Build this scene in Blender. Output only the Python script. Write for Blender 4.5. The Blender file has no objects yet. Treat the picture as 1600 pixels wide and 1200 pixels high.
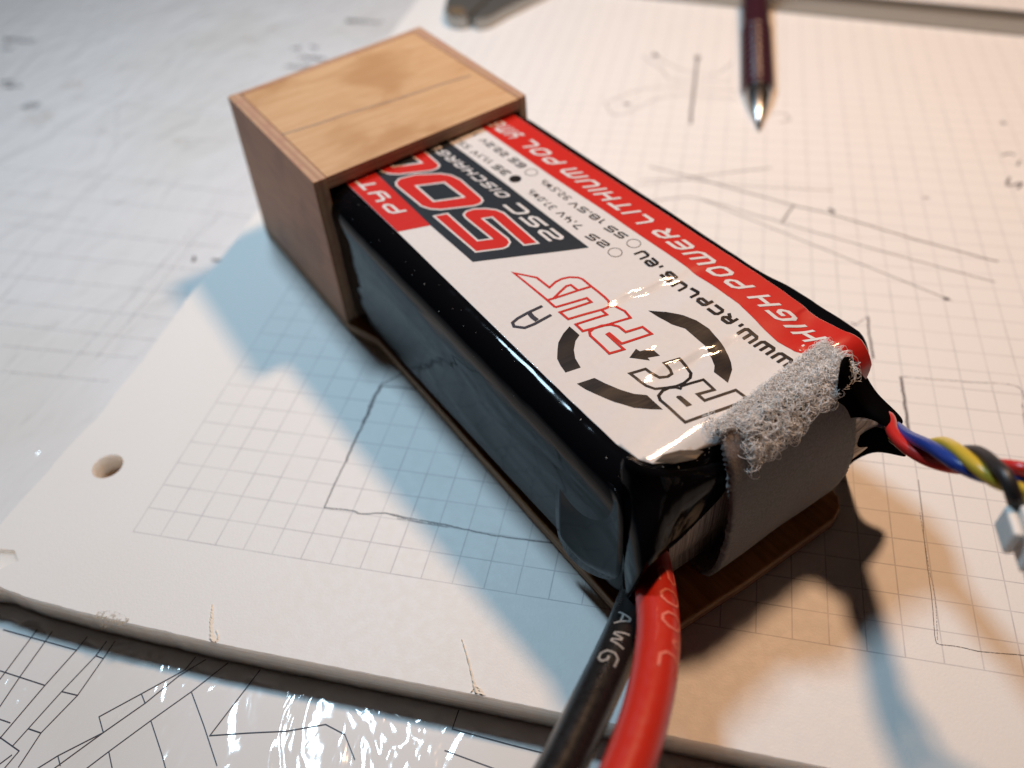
import bpy, bmesh, math, random, json
from mathutils import Vector, Matrix, geometry, noise
sc = bpy.context.scene
MM = 0.001
R_ = math.radians
# ------------------------------------------------------------------ camera
CAMC = Vector((85.63, -64.043, 111.30))
CR = ((0.97451, 0.215672, -0.061767), (0.109929, -0.699067, -0.706556), (-0.195563, 0.681756, -0.704956))
FPX = 1310.0
cam_d = bpy.data.cameras.new("camera"); cam = bpy.data.objects.new("camera", cam_d)
sc.collection.objects.link(cam); sc.camera = cam
cam_d.sensor_width = 36; cam_d.lens = FPX / 1600 * 36
cam_d.clip_start = 0.005; cam_d.clip_end = 10
m3 = Matrix((CR[0], [-v for v in CR[1]], [-v for v in CR[2]])).transposed()
cam.matrix_world = Matrix.Translation(CAMC * MM) @ m3.to_4x4()
cam_d.dof.use_dof = True; cam_d.dof.focus_distance = 0.120; cam_d.dof.aperture_fstop = 12.5
# ------------------------------------------------------------------ world and lamps
w = bpy.data.worlds.new("World"); sc.world = w; w.use_nodes = True
w.node_tree.nodes["Background"].inputs[0].default_value = (1.0, 0.66, 0.50, 1)
w.node_tree.nodes["Background"].inputs[1].default_value = 0.011
sc.view_settings.view_transform = 'Standard'; sc.view_settings.look = 'None'
sc.view_settings.exposure = 0.0; sc.view_settings.gamma = 1.0
def lamp(name, loc, col, power, rad):
    d = bpy.data.lights.new(name, 'POINT'); d.color = col; d.energy = power; d.shadow_soft_size = rad * MM
    o = bpy.data.objects.new(name, d); o.location = Vector(loc) * MM; sc.collection.objects.link(o); return o
WARM = Vector((130, 176, 305)); COOL = Vector((-54, 144, 300))
lamp("warm_desk_lamp", WARM, (1.0, 0.60, 0.35), 3.4, 19)
lamp("cool_desk_lamp", COOL, (0.56, 0.81, 1.0), 3.1, 26)
# ------------------------------------------------------------------ data measured from the place (mm)
DATA = json.loads('''{"plan_front":[[[-15.6,-17.64],[-1.5,-18.57]],[[-11.56,-23.91],[-3.06,-24.68]],[[-10.0,-16.49],[-10.61,-25.19]],[[-7.32,-16.44],[-7.74,-24.13],[-7.79,-29.02]],[[-1.1,-16.18],[-1.5,-18.57],[-2.96,-24.67],[-4.67,-33.23]],[[2.42,-16.3],[2.1,-18.87],[0.21,-25.08],[-2.07,-33.84]],[[3.75,-16.05],[3.55,-19.03],[3.01,-25.15],[0.95,-31.29],[0.75,-36.29]],[[2.1,-18.87],[3.55,-19.03]],[[0.21,-25.08],[3.01,-25.15]],[[-1.36,-31.08],[0.95,-31.29]],[[-6.58,-30.65],[-4.58,-30.84]],[[-4.85,-32.99],[-0.63,-34.21],[-1.27,-37.13]],[[17.82,-16.12],[17.26,-18.34],[12.59,-23.11],[8.18,-27.5],[10.17,-29.49],[5.48,-33.74],[3.03,-36.55]],[[19.6,-16.21],[16.78,-19.46],[13.95,-24.34],[10.17,-29.49],[5.95,-35.53]],[[12.59,-23.11],[13.95,-24.34]],[[23.29,-16.04],[19.95,-21.4],[16.25,-26.51],[12.54,-31.81],[10.31,-35.11]],[[16.16,-26.53],[20.33,-30.64],[22.08,-32.52]],[[19.95,-21.4],[24.29,-25.72],[29.03,-30.71]],[[28.67,-16.17],[25.95,-26.98],[31.29,-25.57],[36.65,-24.25],[41.73,-22.23],[44.98,-23.09],[47.65,-26.16]],[[59.85,-16.46],[59.68,-19.3],[68.42,-19.87],[73.88,-20.13]],[[59.43,-22.43],[67.45,-23.56]],[[12.54,-31.81],[14.46,-33.93]],[[5.48,-33.74],[6.7,-34.93]],[[-2.3,-36.44],[-1.31,-34.89]]],"plan_back":[[[-119.75,156.45],[-100.57,152.96],[-57.22,149.17]],[[-129.63,135.83],[-103.35,134.12],[-46.89,134.33]],[[-112.49,112.64],[-74.13,111.54],[-32.28,107.77]],[[-103.71,100.77],[-65.0,99.75],[-25.87,98.02]],[[-93.2,86.54],[-22.99,84.49]],[[-85.15,75.66],[-24.41,75.27]],[[-78.42,66.55],[-24.76,66.25]],[[-71.84,57.64],[-24.98,57.56]],[[-66.45,50.35],[-25.73,50.35]],[[-55.96,36.15],[-30.18,37.06]],[[-98.6,153.14],[-83.4,127.07],[-80.41,111.82],[-77.22,92.44],[-78.62,82.92],[-76.73,64.26]],[[-34.91,99.83],[-36.52,85.38],[-36.02,62.77],[-37.01,43.08]],[[-39.26,90.57],[-40.1,66.94],[-41.97,36.37]],[[-73.53,75.05],[-71.84,57.64]],[[-61.39,43.5],[-27.79,44.49]],[[-97.27,92.05],[-69.21,91.07]]],"plan_text":[[[-173.07,196.48],[-159.03,196.06]],[[-168.41,189.03],[-162.89,188.9]],[[-150.38,163.91],[-144.79,163.87]],[[-146.9,160.89],[-139.38,160.86]],[[-57.91,197.76],[-54.04,197.64]],[[-52.09,199.23],[-47.76,199.08]],[[-52.48,190.55],[-41.92,190.26]],[[-54.34,184.02],[-41.62,183.73]],[[-46.73,221.42],[-31.77,220.66]],[[-28.41,79.82],[-24.75,80.03]],[[-33.36,79.41],[-32.02,79.49]]],"pencil":[["t",[[72.23,123.75],[82.99,120.19],[106.59,110.69],[114.38,108.24],[130.54,101.09],[147.24,94.54]],0.42],["l",[[74.42,108.37],[80.35,110.74],[85.41,110.81],[104.42,103.14],[126.06,94.62],[145.59,87.39]],0.28],["l",[[85.41,110.81],[117.59,91.42],[136.44,80.12]],0.25],["l",[[82.54,120.14],[101.67,126.79]],0.3],["l",[[70.54,117.56],[82.01,118.9],[93.42,117.65],[115.64,118.05]],0.22],["l",[[106.59,110.69],[103.86,103.07]],0.4],["l",[[70.79,115.26],[82.58,119.56]],0.2],["l",[[79.95,187.3],[80.21,166.48],[80.71,146.53]],0.7],["t",[[79.9,188.18],[80.22,186.0]],1.6],["f",[[56.45,156.18],[61.24,149.58],[73.99,162.03],[92.32,161.81]],0.4],["f",[[56.45,156.18],[68.72,166.64],[92.16,166.78]],0.4],["f",[[63.17,187.33],[70.39,177.88],[74.04,171.95],[89.85,172.51]],0.4],["f",[[67.65,186.78],[74.9,179.52],[80.63,176.63],[86.06,177.09],[90.3,185.05]],0.4],["l",[[67.24,188.99],[67.69,186.34]],1.5],["f",[[62.32,156.36],[62.9,156.03]],1.0],["f",[[101.39,153.53],[103.87,155.2],[106.31,151.9],[103.53,149.53]],0.5],["l",[[155.35,138.52],[157.25,139.64],[158.53,138.87]],0.5],["l",[[159.15,136.85],[158.1,134.08]],0.5],["l",[[155.34,128.6],[154.28,124.85],[157.53,126.34],[156.19,123.44]],0.6],["t",[[114.75,110.38],[115.1,108.85]],0.9],["f",[[135.21,117.4],[136.6,117.57]],0.8],["f",[[158.48,155.4],[158.46,154.39]],1.0],["t",[[134.97,80.72],[135.89,80.44]],0.7],["l",[[120.15,72.8],[120.04,67.8],[120.33,60.75]],0.4],["f",[[120.15,72.8],[117.72,70.11],[115.35,67.86]],0.25],["f",[[113.33,70.43],[115.73,70.59],[118.32,70.2]],0.3],["l",[[124.66,56.59],[124.7,51.33],[124.73,43.13]],0.5],["f",[[124.66,56.59],[130.55,56.67],[136.49,56.94],[144.2,57.01],[144.19,51.76],[143.87,48.95],[143.43,42.29]],0.25],["l",[[125.11,32.31],[124.9,25.04],[124.6,18.26],[124.53,9.93],[124.22,3.74],[124.61,2.83]],0.16],["l",[[124.61,2.83],[127.34,2.96],[129.93,2.77],[135.49,3.24]],0.16],["f",[[124.6,25.74],[124.73,16.22],[125.0,10.23],[124.52,3.5]],0.12],["t",[[30.09,39.54],[29.86,35.39],[29.97,32.91],[30.1,29.36]],0.62],["t",[[30.1,29.36],[29.96,24.65],[30.05,20.16]],0.4],["t",[[30.05,20.16],[29.91,15.26],[30.02,10.21]],0.22],["l",[[30.02,10.21],[34.86,10.38],[36.68,10.04],[40.55,10.85],[44.86,10.55],[50.59,10.4]],0.2],["t",[[50.59,10.4],[54.79,10.0],[59.63,9.72],[67.4,9.87],[70.98,9.9]],0.22],["l",[[29.97,39.52],[33.02,42.82],[34.45,45.75]],0.28],["l",[[30.33,39.23],[35.79,39.4],[38.97,39.38]],0.3],["l",[[40.55,10.85],[46.09,10.12],[51.58,9.94]],0.13],["f",[[42.77,10.19],[51.52,10.18],[55.87,9.94]],0.12]],"art":{"S_a":[[49.0,16.4],[47.0,16.4],[38.6,16.0],[41.7,18.2],[44.8,18.4],[44.3,20.0],[44.3,21.2],[44.7,22.4],[45.6,23.4],[46.3,23.7],[48.4,23.7],[50.2,23.8],[51.7,23.8],[52.7,23.7],[53.2,23.5]],"S_b":[[47.2,17.4],[46.6,19.1],[46.1,20.7],[46.3,21.4],[48.0,21.5]],"U_a":[[47.0,16.6],[47.2,17.3],[48.0,21.5],[48.5,23.6]],"U_b":[[49.0,16.4],[50.2,21.5],[51.3,21.5],[50.3,16.3],[52.2,16.4],[53.5,21.9],[53.6,22.7],[53.4,23.4]],"L_a":[[53.4,21.7],[54.8,21.7],[53.8,16.6],[55.6,16.5],[56.0,18.0],[56.8,20.8],[57.5,24.0],[55.7,24.4],[53.8,23.9],[53.6,23.1]],"P_a":[[59.5,21.4],[58.0,21.3],[57.0,20.7],[56.3,19.5],[56.1,18.1],[56.3,17.2],[57.0,16.8],[61.5,16.7],[62.1,18.9],[58.3,18.9],[58.3,19.3],[61.0,19.4],[62.1,24.1],[60.1,24.1]],"C_a":[[66.3,16.5],[66.9,18.8],[67.9,18.9],[69.1,19.4],[69.6,20.5],[69.5,21.4],[68.8,21.7],[67.6,21.7],[68.2,24.0],[69.6,24.0],[71.0,23.6],[71.7,22.8],[72.0,21.4],[71.8,20.2],[71.1,18.8],[70.4,17.5],[69.3,16.9],[68.1,16.7]],"R_a":[[72.2,20.4],[73.1,23.9],[75.4,23.7],[74.7,21.3],[76.1,21.3],[77.2,26.0],[78.9,26.1],[79.3,25.4],[78.8,22.9],[77.4,16.6],[72.5,16.6],[71.7,17.0],[71.3,18.1],[71.4,19.1],[71.9,19.9],[72.7,20.3]],"R_f":[[73.4,18.6],[73.3,18.9],[73.6,19.3],[75.7,19.4],[75.5,18.6]],"arc_l":[[56.0,15.6],[53.6,15.6],[54.3,13.9],[55.4,12.2],[56.4,11.3],[57.9,10.1],[59.2,9.7],[60.8,9.4],[61.3,11.7],[59.4,12.2],[57.9,13.1],[56.6,14.4]],"arc_b":[[63.4,9.4],[64.0,12.0],[65.7,12.5],[67.7,13.4],[69.5,14.5],[70.7,15.8],[74.0,15.7],[73.0,14.5],[71.4,12.8],[69.1,11.4],[66.4,10.2],[65.0,9.7]],"arc_r":[[57.8,27.2],[59.7,29.0],[61.9,30.5],[63.8,31.3],[66.2,31.6],[70.3,30.7],[71.7,30.1],[72.9,29.4],[74.1,28.4],[75.6,26.1],[72.9,26.1],[72.0,27.1],[70.6,27.9],[68.6,28.7],[64.1,28.8],[62.3,27.8],[60.0,27.4]],"arrow":[[63.9,18.4],[63.1,20.3],[63.8,20.4],[64.3,22.2],[66.1,22.2],[65.4,20.5],[66.0,20.4]],"pen_a":[[47.6,15.0],[47.5,12.4],[47.6,10.4],[47.9,9.3],[48.7,9.0],[49.9,10.1],[50.1,11.7],[50.0,14.9]],"pen_b":[[47.8,12.5],[48.7,12.4],[49.7,12.5]],"five":[[17.6,13.5],[30.6,13.9],[32.6,18.1],[32.6,19.1],[31.9,20.1],[30.8,20.4],[23.8,20.1],[24.3,21.3],[33.9,21.2],[35.0,23.7],[24.3,23.9],[22.7,23.3],[21.3,22.1],[20.1,20.3],[19.9,18.8],[20.5,17.8],[21.6,17.6],[28.9,17.9],[28.1,16.1],[18.5,16.1]],"zero_o":[[4.8,13.3],[4.0,14.5],[4.7,17.6],[7.3,21.5],[9.0,22.8],[11.3,23.4],[18.3,23.3],[19.3,23.0],[19.8,22.1],[19.7,20.8],[17.1,15.5],[15.8,14.1],[14.1,13.3],[5.9,12.9]],"zero_i":[[8.0,15.7],[10.2,20.5],[16.4,20.9],[14.2,15.8]],"zshift":[-14.0,-0.6],"box":[[32.3,12.3],[40.7,29.4],[-3.6,28.3],[-0.2,12.1],[19.7,11.8]],"pyth":[[18.2,6.6],[19.7,11.8],[-0.2,12.1],[-0.9,6.3]],"redband":[[-2.1,43.8],[62.0,46.2],[67.5,46.2],[73.8,46.0],[77.7,46.1],[79.3,46.6],[78.8,39.6],[76.7,37.8],[73.9,37.3],[64.9,38.3],[56.1,38.4],[27.4,37.0],[-2.3,36.0]],"circ":{"a":[17.1,31.2],"b":[17.2,34.7],"c":[44.2,35.9],"d":[44.2,32.0]},"circr":[[17.8,32.1],[16.4,30.3]]},"words":{"HIGH":[[78.0,43.4],[66.1,43.8],[76.4,40.1]],"POWER":[[63.7,43.6],[44.7,43.0],[61.9,40.6]],"LITHIUM":[[42.1,42.7],[21.0,41.9],[40.1,39.9]],"POL":[[18.7,41.7],[8.3,41.3],[17.4,39.0]],"YMER":[[6.5,41.2],[-3.3,40.3],[6.3,38.3]],"WWW.":[[78.2,36.5],[68.4,36.1],[78.2,34.6]],"RCPLUS":[[67.4,36.4],[52.8,35.9],[67.7,34.2]],"EU":[[51.6,35.8],[46.5,36.1],[51.1,34.5]],"25C":[[36.7,27.9],[23.6,27.5],[35.3,25.2]],"DISCHARGE":[[21.2,27.6],[-1.6,26.1],[20.2,25.6]],"PYTH":[[13.8,10.7],[-3.4,10.2],[12.6,7.9]],"2S":[[42.3,32.8],[38.0,32.2],[42.2,31.4]],"7.4V":[[35.8,32.3],[29.9,32.2],[36.2,30.5]],"37.0Wh":[[28.7,32.0],[21.7,31.9],[29.2,30.4]],"3S":[[15.2,31.8],[11.3,31.5],[15.3,30.3]],"11.1V":[[9.9,31.5],[4.6,30.8],[10.0,30.2]],"55.5Wh":[[3.3,30.9],[-5.0,29.9],[3.9,29.5]],"5S":[[42.2,36.6],[38.1,36.1],[42.2,35.4]],"18.5V":[[36.7,36.3],[28.9,35.5],[36.9,35.1]],"92.5Wh":[[28.0,35.7],[20.6,35.4],[28.4,34.3]],"6S":[[15.1,35.4],[11.2,35.2],[15.4,34.1]],"22.2V":[[9.9,35.0],[2.2,34.5],[10.4,33.5]],"111Wh":[[0.4,34.5],[-7.2,34.2],[1.0,33.1]]},"cables":{"red":[[82.34,6.77,11.0],[84.03,2.26,12.0],[85.58,-4.95,14.0],[86.41,-12.29,16.0],[86.15,-20.87,18.5],[84.89,-29.27,21.0],[82.58,-38.72,24.0]],"black":[[83.38,7.51,7.0],[83.4,0.87,8.0],[82.59,-6.48,10.0],[81.24,-14.0,12.5],[79.68,-21.27,15.0],[77.68,-30.21,18.0],[74.84,-40.84,22.0]]}}''')
ART = DATA['art']; WORDS = DATA['words']
ANG = R_(-43.0)
O = Vector((18.9, 53.4, 0)); U = Vector((math.cos(ANG), math.sin(ANG), 0)); V = Vector((-U.y, U.x, 0))
def to_loc(p): d = Vector(p) - O; return Vector((d.dot(U), d.dot(V), d.z))
def to_world(p): return O + U * p[0] + V * p[1] + Vector((0, 0, p[2]))
def ray(x, y):
    a, b = (x - 800) / FPX, (y - 600) / FPX
    return Vector([CR[0][i] * a + CR[1][i] * b + CR[2][i] for i in range(3)])
def PS(x, y, s):            # point of the local plane s = const (local coordinates)
    d = ray(x, y); q = O + U * s; k = (q - CAMC).dot(U) / d.dot(U); return to_loc(CAMC + d * k)
def PZ(x, y, z):            # point of the plane z = const (world coordinates)
    d = ray(x, y); k = (z - CAMC.z) / d.z; return CAMC + d * k
# ------------------------------------------------------------------ materials
def mat(name, col=(.5, .5, .5), rough=.5, spec=.5, metal=0, **kw):
    m = bpy.data.materials.new(name); m.use_nodes = True
    b = m.node_tree.nodes["Principled BSDF"]
    b.inputs["Base Color"].default_value = (*col, 1); b.inputs["Roughness"].default_value = rough
    b.inputs["Specular IOR Level"].default_value = spec; b.inputs["Metallic"].default_value = metal
    for k, v in kw.items(): b.inputs[k].default_value = v
    return m
class NT:
    def __init__(s, m):
        s.m = m; s.t = m.node_tree; s.b = s.t.nodes["Principled BSDF"]
        tc = s.t.nodes.new("ShaderNodeTexCoord"); mp = s.t.nodes.new("ShaderNodeVectorMath"); mp.operation = 'SCALE'
        mp.inputs["Scale"].default_value = 1000; s.t.links.new(tc.outputs["Object"], mp.inputs[0]); s.co = mp.outputs[0]
    def link(s, a, b): s.t.links.new(a, b)
    def math(s, op, a, b=None, c=None, clamp=False):
        n = s.t.nodes.new("ShaderNodeMath"); n.operation = op; n.use_clamp = clamp
        for i, v in enumerate((a, b, c)):
            if v is None: continue
            if isinstance(v, (int, float)): n.inputs[i].default_value = v
            else: s.link(v, n.inputs[i])
        return n.outputs[0]
    def sep(s, v=None):
        n = s.t.nodes.new("ShaderNodeSeparateXYZ"); s.link(v or s.co, n.inputs[0]); return n.outputs
    def scale(s, v3, rot=(0, 0, 0)):
        n = s.t.nodes.new("ShaderNodeMapping"); n.inputs["Scale"].default_value = v3; n.inputs["Rotation"].default_value = rot
        s.link(s.co, n.inputs[0]); return n.outputs[0]
    def noise(s, v, sc_=1.0, det=3, rough=.5, dist=0):
        n = s.t.nodes.new("ShaderNodeTexNoise"); n.inputs["Scale"].default_value = sc_; n.inputs["Detail"].default_value = det
        n.inputs["Roughness"].default_value = rough; n.inputs["Distortion"].default_value = dist; s.link(v, n.inputs["Vector"]); return n.outputs["Fac"]
    def ramp(s, v, a, b, lo=0., hi=1.):
        n = s.t.nodes.new("ShaderNodeMapRange"); n.clamp = True; n.interpolation_type = 'SMOOTHSTEP'
        for i, q in enumerate((a, b, lo, hi)): n.inputs[i + 1].default_value = q
        s.link(v, n.inputs[0]); return n.outputs[0]
    def mix(s, f, a, b):
        n = s.t.nodes.new("ShaderNodeMix"); n.data_type = 'RGBA'
        if isinstance(f, (int, float)): n.inputs[0].default_value = f
        else: s.link(f, n.inputs[0])
        for k, v in ((6, a), (7, b)):
            if isinstance(v, tuple): n.inputs[k].default_value = (*v, 1)
            else: s.link(v, n.inputs[k])
        return n.outputs[2]
    def bump(s, h, dist, strength=1.0, coat=False, both=False):
        n = s.t.nodes.new("ShaderNodeBump"); n.inputs["Distance"].default_value = dist * MM; n.inputs["Strength"].default_value = strength
        s.link(h, n.inputs["Height"])
        if coat or both: s.link(n.outputs[0], s.b.inputs["Coat Normal"])
        if not coat: s.link(n.outputs[0], s.b.inputs["Normal"])
    def color(s, v): s.link(v, s.b.inputs["Base Color"])
    def rough(s, v): s.link(v, s.b.inputs["Roughness"])
def m_pad():
    m = mat("squared_paper", (.80, .79, .77), .55, .35); n = NT(m); x, y, z = n.sep()
    def line(c, wid):
        f = n.math('ABSOLUTE', n.math('SUBTRACT', n.math('FRACT', n.math('ADD', n.math('DIVIDE', c, 5.0), .5)), .5))
        return n.ramp(f, wid, wid + .012, 1., 0.)
    g = n.math('MAXIMUM', line(x, .013), line(y, .013))
    g = n.math('MULTIPLY', g, n.math('GREATER_THAN', x, -.1)); g = n.math('MULTIPLY', g, n.math('GREATER_THAN', y, -.1))
    g = n.math('MULTIPLY', g, n.ramp(n.noise(n.co, .12, 2), .3, .7, .5, .95))
    st = n.ramp(n.noise(n.co, .045, 3), .42, .75)
    base = n.mix(n.math('MULTIPLY', st, .10), (.80, .79, .77), (.74, .69, .60))
    fine = n.ramp(n.noise(n.co, 1.4, 4), .3, .7, 0., .03); base = n.mix(fine, base, (.5, .47, .42))
    n.color(n.mix(n.math('MULTIPLY', g, .62), base, (.30, .29, .33)))
    n.rough(n.ramp(n.noise(n.co, .6, 3), .3, .7, .46, .54))
    n.bump(n.noise(n.co, 2.6, 4, .6), .035)
    return m
def m_edge():
    m = mat("page_edges", (.60, .55, .48), .75, .2); n = NT(m)
    f = n.noise(n.scale((.04, .04, 5.0)), 1.0, 3)
    n.color(n.mix(n.ramp(f, .35, .65), (.95, .90, .85), (.80, .72, .65))); n.bump(f, .06)
    n.b.inputs['Subsurface Weight'].default_value = 1.; n.b.inputs['Subsurface Radius'].default_value = (1, .92, .85); n.b.inputs['Subsurface Scale'].default_value = .008; return m
def m_plan():
    m = mat("plan_under_clear_film", (.72, .74, .76), .5, .3); n = NT(m)
    st = n.ramp(n.noise(n.co, .018, 4), .45, .7)
    n.color(n.mix(n.math('MULTIPLY', st, .30), (.74, .75, .76), (.60, .58, .50)))
    n.b.inputs["Coat Weight"].default_value = .9; n.b.inputs["Coat Roughness"].default_value = .085; n.b.inputs["Coat IOR"].default_value = 1.5
    a = n.noise(n.scale((.10, .05, .1), (0, 0, .35)), 1.0, 2, .5, 1.4); b = n.noise(n.scale((.30, .16, .3), (0, 0, -.7)), 1.0, 2, .5, .5)
    n.bump(n.math('ADD', n.math('MULTIPLY', a, 1.5), n.math('MULTIPLY', b, .10)), 1.0, 1.0, coat=True); return m
def m_wood(name, c1, c2, c3, axis, rough=.5):
    m = mat(name, c1, rough, .35); n = NT(m)
    sc3 = (.9, .09, .5) if axis == 't' else (.07, .9, .9)
    g = n.noise(n.scale(sc3), 1.0, 5, .62, .4); p = n.noise(n.scale((.09, .06, .09)), 1.0, 3, .5, .6)
    k = n.noise(n.scale((2.2, .35, 1.) if axis == 't' else (.35, 2.2, 2.2)), 1.0, 3)
    c = n.mix(n.ramp(g, .35, .68), c1, c2); c = n.mix(n.math('MULTIPLY', n.ramp(p, .45, .70), .8), c, c3)
    c = n.mix(n.ramp(k, .5, .8, 0, .15), c, tuple(v * .62 for v in c2)); n.color(c); n.bump(g, .12); return m
def m_ply(name):
    m = mat(name, (.4, .25, .15), .65, .25); n = NT(m)
    uv = n.t.nodes.new("ShaderNodeUVMap"); uv.uv_map = "UVMap"; x, y, z = n.sep(uv.outputs[0])
    s = n.math('SINE', n.math('MULTIPLY', y, 6.283 * 2.5)); nn = n.noise(n.co, .5, 3)
    c = n.mix(n.ramp(s, -.25, .25), (.46, .29, .18), (.36, .21, .13)); c = n.mix(n.ramp(nn, .4, .7, 0, .7), c, (.38, .20, .14))
    n.color(c); n.bump(n.noise(n.co, 1.5, 3), .12); return m
def m_wrap(nm='black_shrink_wrap', sp=.13, k=.42):
    m = mat(nm, (.0035, .0035, .0045), .07, sp); n = NT(m)
    a = n.noise(n.scale((.05, .11, .11)), 1.0, 2, .45, .4); b = n.noise(n.co, .55, 2)
    n.bump(n.math('ADD', n.math('MULTIPLY', a, k), n.math('MULTIPLY', b, .006 if k < .5 else .05)), 1.0)
    n.rough(n.ramp(n.noise(n.co, .25, 3), .4, .8, .05, .16)); return m
def m_label(name, col, var=.0):
    m = mat(name, col, .42, .15); n = NT(m)
    c = n.mix(n.ramp(n.noise(n.co, 1.1, 4), .35, .75, 0, .10 if var == 0 else var), col, tuple(v * .72 for v in col)); n.color(c)
    n.b.inputs["Coat Weight"].default_value = .7; n.b.inputs["Coat Roughness"].default_value = .07
    a = n.noise(n.scale((.22, .07, .2), (0, 0, .25)), 1.0, 3, .55, .6); b = n.noise(n.co, 1.0, 3)
    n.bump(n.math('ADD', n.math('MULTIPLY', a, .11), n.math('MULTIPLY', b, .010)), 1.0, 1.0, both=True); return m
def m_pouch():
    m = mat("silver_cell_pouch", (.50, .46, .43), .38, .5, .35); n = NT(m)
    f = n.noise(n.scale((.3, 2.6, .10)), 1.0, 3)
    n.color(n.mix(n.ramp(f, .3, .7), (.62, .56, .52), (.34, .28, .25))); n.bump(f, .25); return m
def m_strap():
    m = mat("grey_strap_fabric", (.32, .30, .295), .9, .15); n = NT(m)
    f = n.noise(n.co, 3.2, 3); g = n.noise(n.co, .16, 2); sp = n.ramp(n.noise(n.co, .9, 2), .72, .78, 0, .8)
    c = n.mix(n.ramp(f, .3, .7), (.235, .215, .20), (.165, .15, .14)); c = n.mix(n.ramp(g, .4, .7, 0, .35), c, (.20, .15, .14))
    n.color(n.mix(sp, c, (.10, .08, .08))); n.bump(f, .12); n.b.inputs["Sheen Weight"].default_value = .25; return m
def m_cable(name, col, rough=.32):
    m = mat(name, col, rough, .5); n = NT(m); f = n.noise(n.co, .9, 4)
    n.color(n.mix(n.ramp(f, .4, .8, 0, .08), col, tuple(v * .6 + .01 for v in col))); n.bump(n.noise(n.co, 2.2, 3), .008)
    n.rough(n.ramp(f, .3, .7, rough - .04, rough + .03)); return m
def m_graphite(name, col, th0, th1, sc_=3.0):
    m = mat(name, col, .5, .4); n = NT(m)
    f = n.noise(n.co, sc_, 3, .6); a = n.ramp(f, th0, th1); n.link(a, n.b.inputs["Alpha"]); return m
M = dict(pad=m_pad(), edge=m_edge(), plan=m_plan(), wrap=m_wrap(), pouch=m_pouch(), strap=m_strap(),
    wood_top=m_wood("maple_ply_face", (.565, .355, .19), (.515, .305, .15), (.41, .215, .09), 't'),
    wood_side=m_wood("ply_side_face", (.56, .25, .12), (.47, .195, .09), (.37, .15, .07), 's'),  # same ply as the top; shadow tone of the sides put into the colour
    wood_floor=m_wood("orange_ply_floor", (.50, .24, .075), (.36, .15, .04), (.30, .12, .035), 's', .4), ply=m_ply("ply_edge"),
    white=m_label("label_white", (.70, .675, .66)), red=m_label("label_red", (.56, .022, .016)), dark=m_label("label_dark", (.022, .028, .036), .3),
    ink=m_label("label_ink", (.014, .011, .011), .3), under=mat("label_underside", (.80, .68, .54), .7), pen=mat("felt_pen", (.012, .010, .022), .35),
    graph=m_graphite("graphite", (.17, .16, .165), .22, .55), graphf=m_graphite("faint_graphite", (.26, .22, .25), .34, .72),
    planline=m_graphite("plan_ink", (.05, .05, .07), .05, .35), planfaint=m_graphite("faint_plan_ink", (.46, .46, .49), .35, .8),
    cred=m_cable("red_silicone", (.50, .022, .010)), cblk=m_cable("black_silicone", (.010, .009, .009), .3),
    wred=m_cable("red_wire", (.50, .022, .018)), wblue=m_cable("blue_wire", (.015, .045, .26)), wyel=m_cable("yellow_wire", (.55, .40, .04)), wblk=m_cable("black_wire", (.022, .020, .021), .4),
    conn=mat("white_nylon", (.78, .75, .71), .4, .4), plum=mat("plum_barrel", (.045, .014, .022), .28, .5), chrome=mat("brushed_metal", (.50, .50, .50), .26, .5, 1.0),
    steel=mat("dull_steel", (.42, .41, .38), .38, .5, .85), bronze=mat("worn_bronze", (.36, .26, .16), .45, .5, .6), dkmetal=mat("dark_metal", (.10, .09, .09), .4, .5, .7),
    table=mat("table_top", (.42, .33, .25), .6), dust=mat("pale_dust", (.75, .74, .72), .8), hole=mat('hole_floor', (.50, .36, .25), .8), torn=mat("torn_paper_fibres", (.80, .73, .63), .9), smudge=m_graphite("brown_smudge", (.40, .32, .22), .42, .95, 1.2),
    dirt=m_graphite("dark_smudge", (.16, .18, .20), .3, .8, 1.0), printc=m_graphite("cable_print_dim", (.70, .16, .11), .15, .5), printg=m_graphite("cable_print_grey", (.30, .28, .26), .1, .5))
def m_fuzz():
    m = mat("velcro_loops", (.92, .91, .90), .6, .4); m.node_tree.nodes["Principled BSDF"].inputs["Transmission Weight"].default_value = .0
    return m
M['fuzz'] = m_fuzz(); M['wrap2'] = m_wrap('black_wrap_folds', .12, .9); M['wrap3'] = mat('black_wrap_matt', (.003, .0028, .003), .7, .0)
# ------------------------------------------------------------------ builders
def empty(name, loc=(0, 0, 0), rz=0, label=None, cat=None, group=None):
    o = bpy.data.objects.new(name, None); sc.collection.objects.link(o); o.location = Vector(loc) * MM; o.rotation_euler = (0, 0, rz)
    o.empty_display_size = .01
    if label: o['label'] = label
    if cat: o['category'] = cat
    if group: o['group'] = group
    return o
def mk(name, vs, fs, mats, parent=None, smooth=False, idx=None, uv=None, nrm=None, off=(0, 0, 0), kind=None, label=None):
    me = bpy.data.meshes.new(name); off = Vector(off)
    me.from_pydata([((Vector(v) - off) * MM)[:] for v in vs], [], fs)
    if not isinstance(mats, (list, tuple)): mats = [mats]
    for m_ in mats: me.materials.append(m_)
    if idx:
        for p, i in zip(me.polygons, idx): p.material_index = i
    if uv:
        l = me.uv_layers.new(name="UVMap")
        for p in me.polygons:
            for li in p.loop_indices: l.data[li].uv = uv[p.index][li - p.loop_start]
    if smooth:
        for p in me.polygons: p.use_smooth = True
    me.validate(clean_customdata=False); me.update()
    if nrm: me.normals_split_custom_set_from_vertices([n[:] for n in nrm])
    o = bpy.data.objects.new(name, me); sc.collection.objects.link(o)
    if parent: o.parent = parent
    if kind: o['kind'] = kind
    if label: o['label'] = label
    return o
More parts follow.
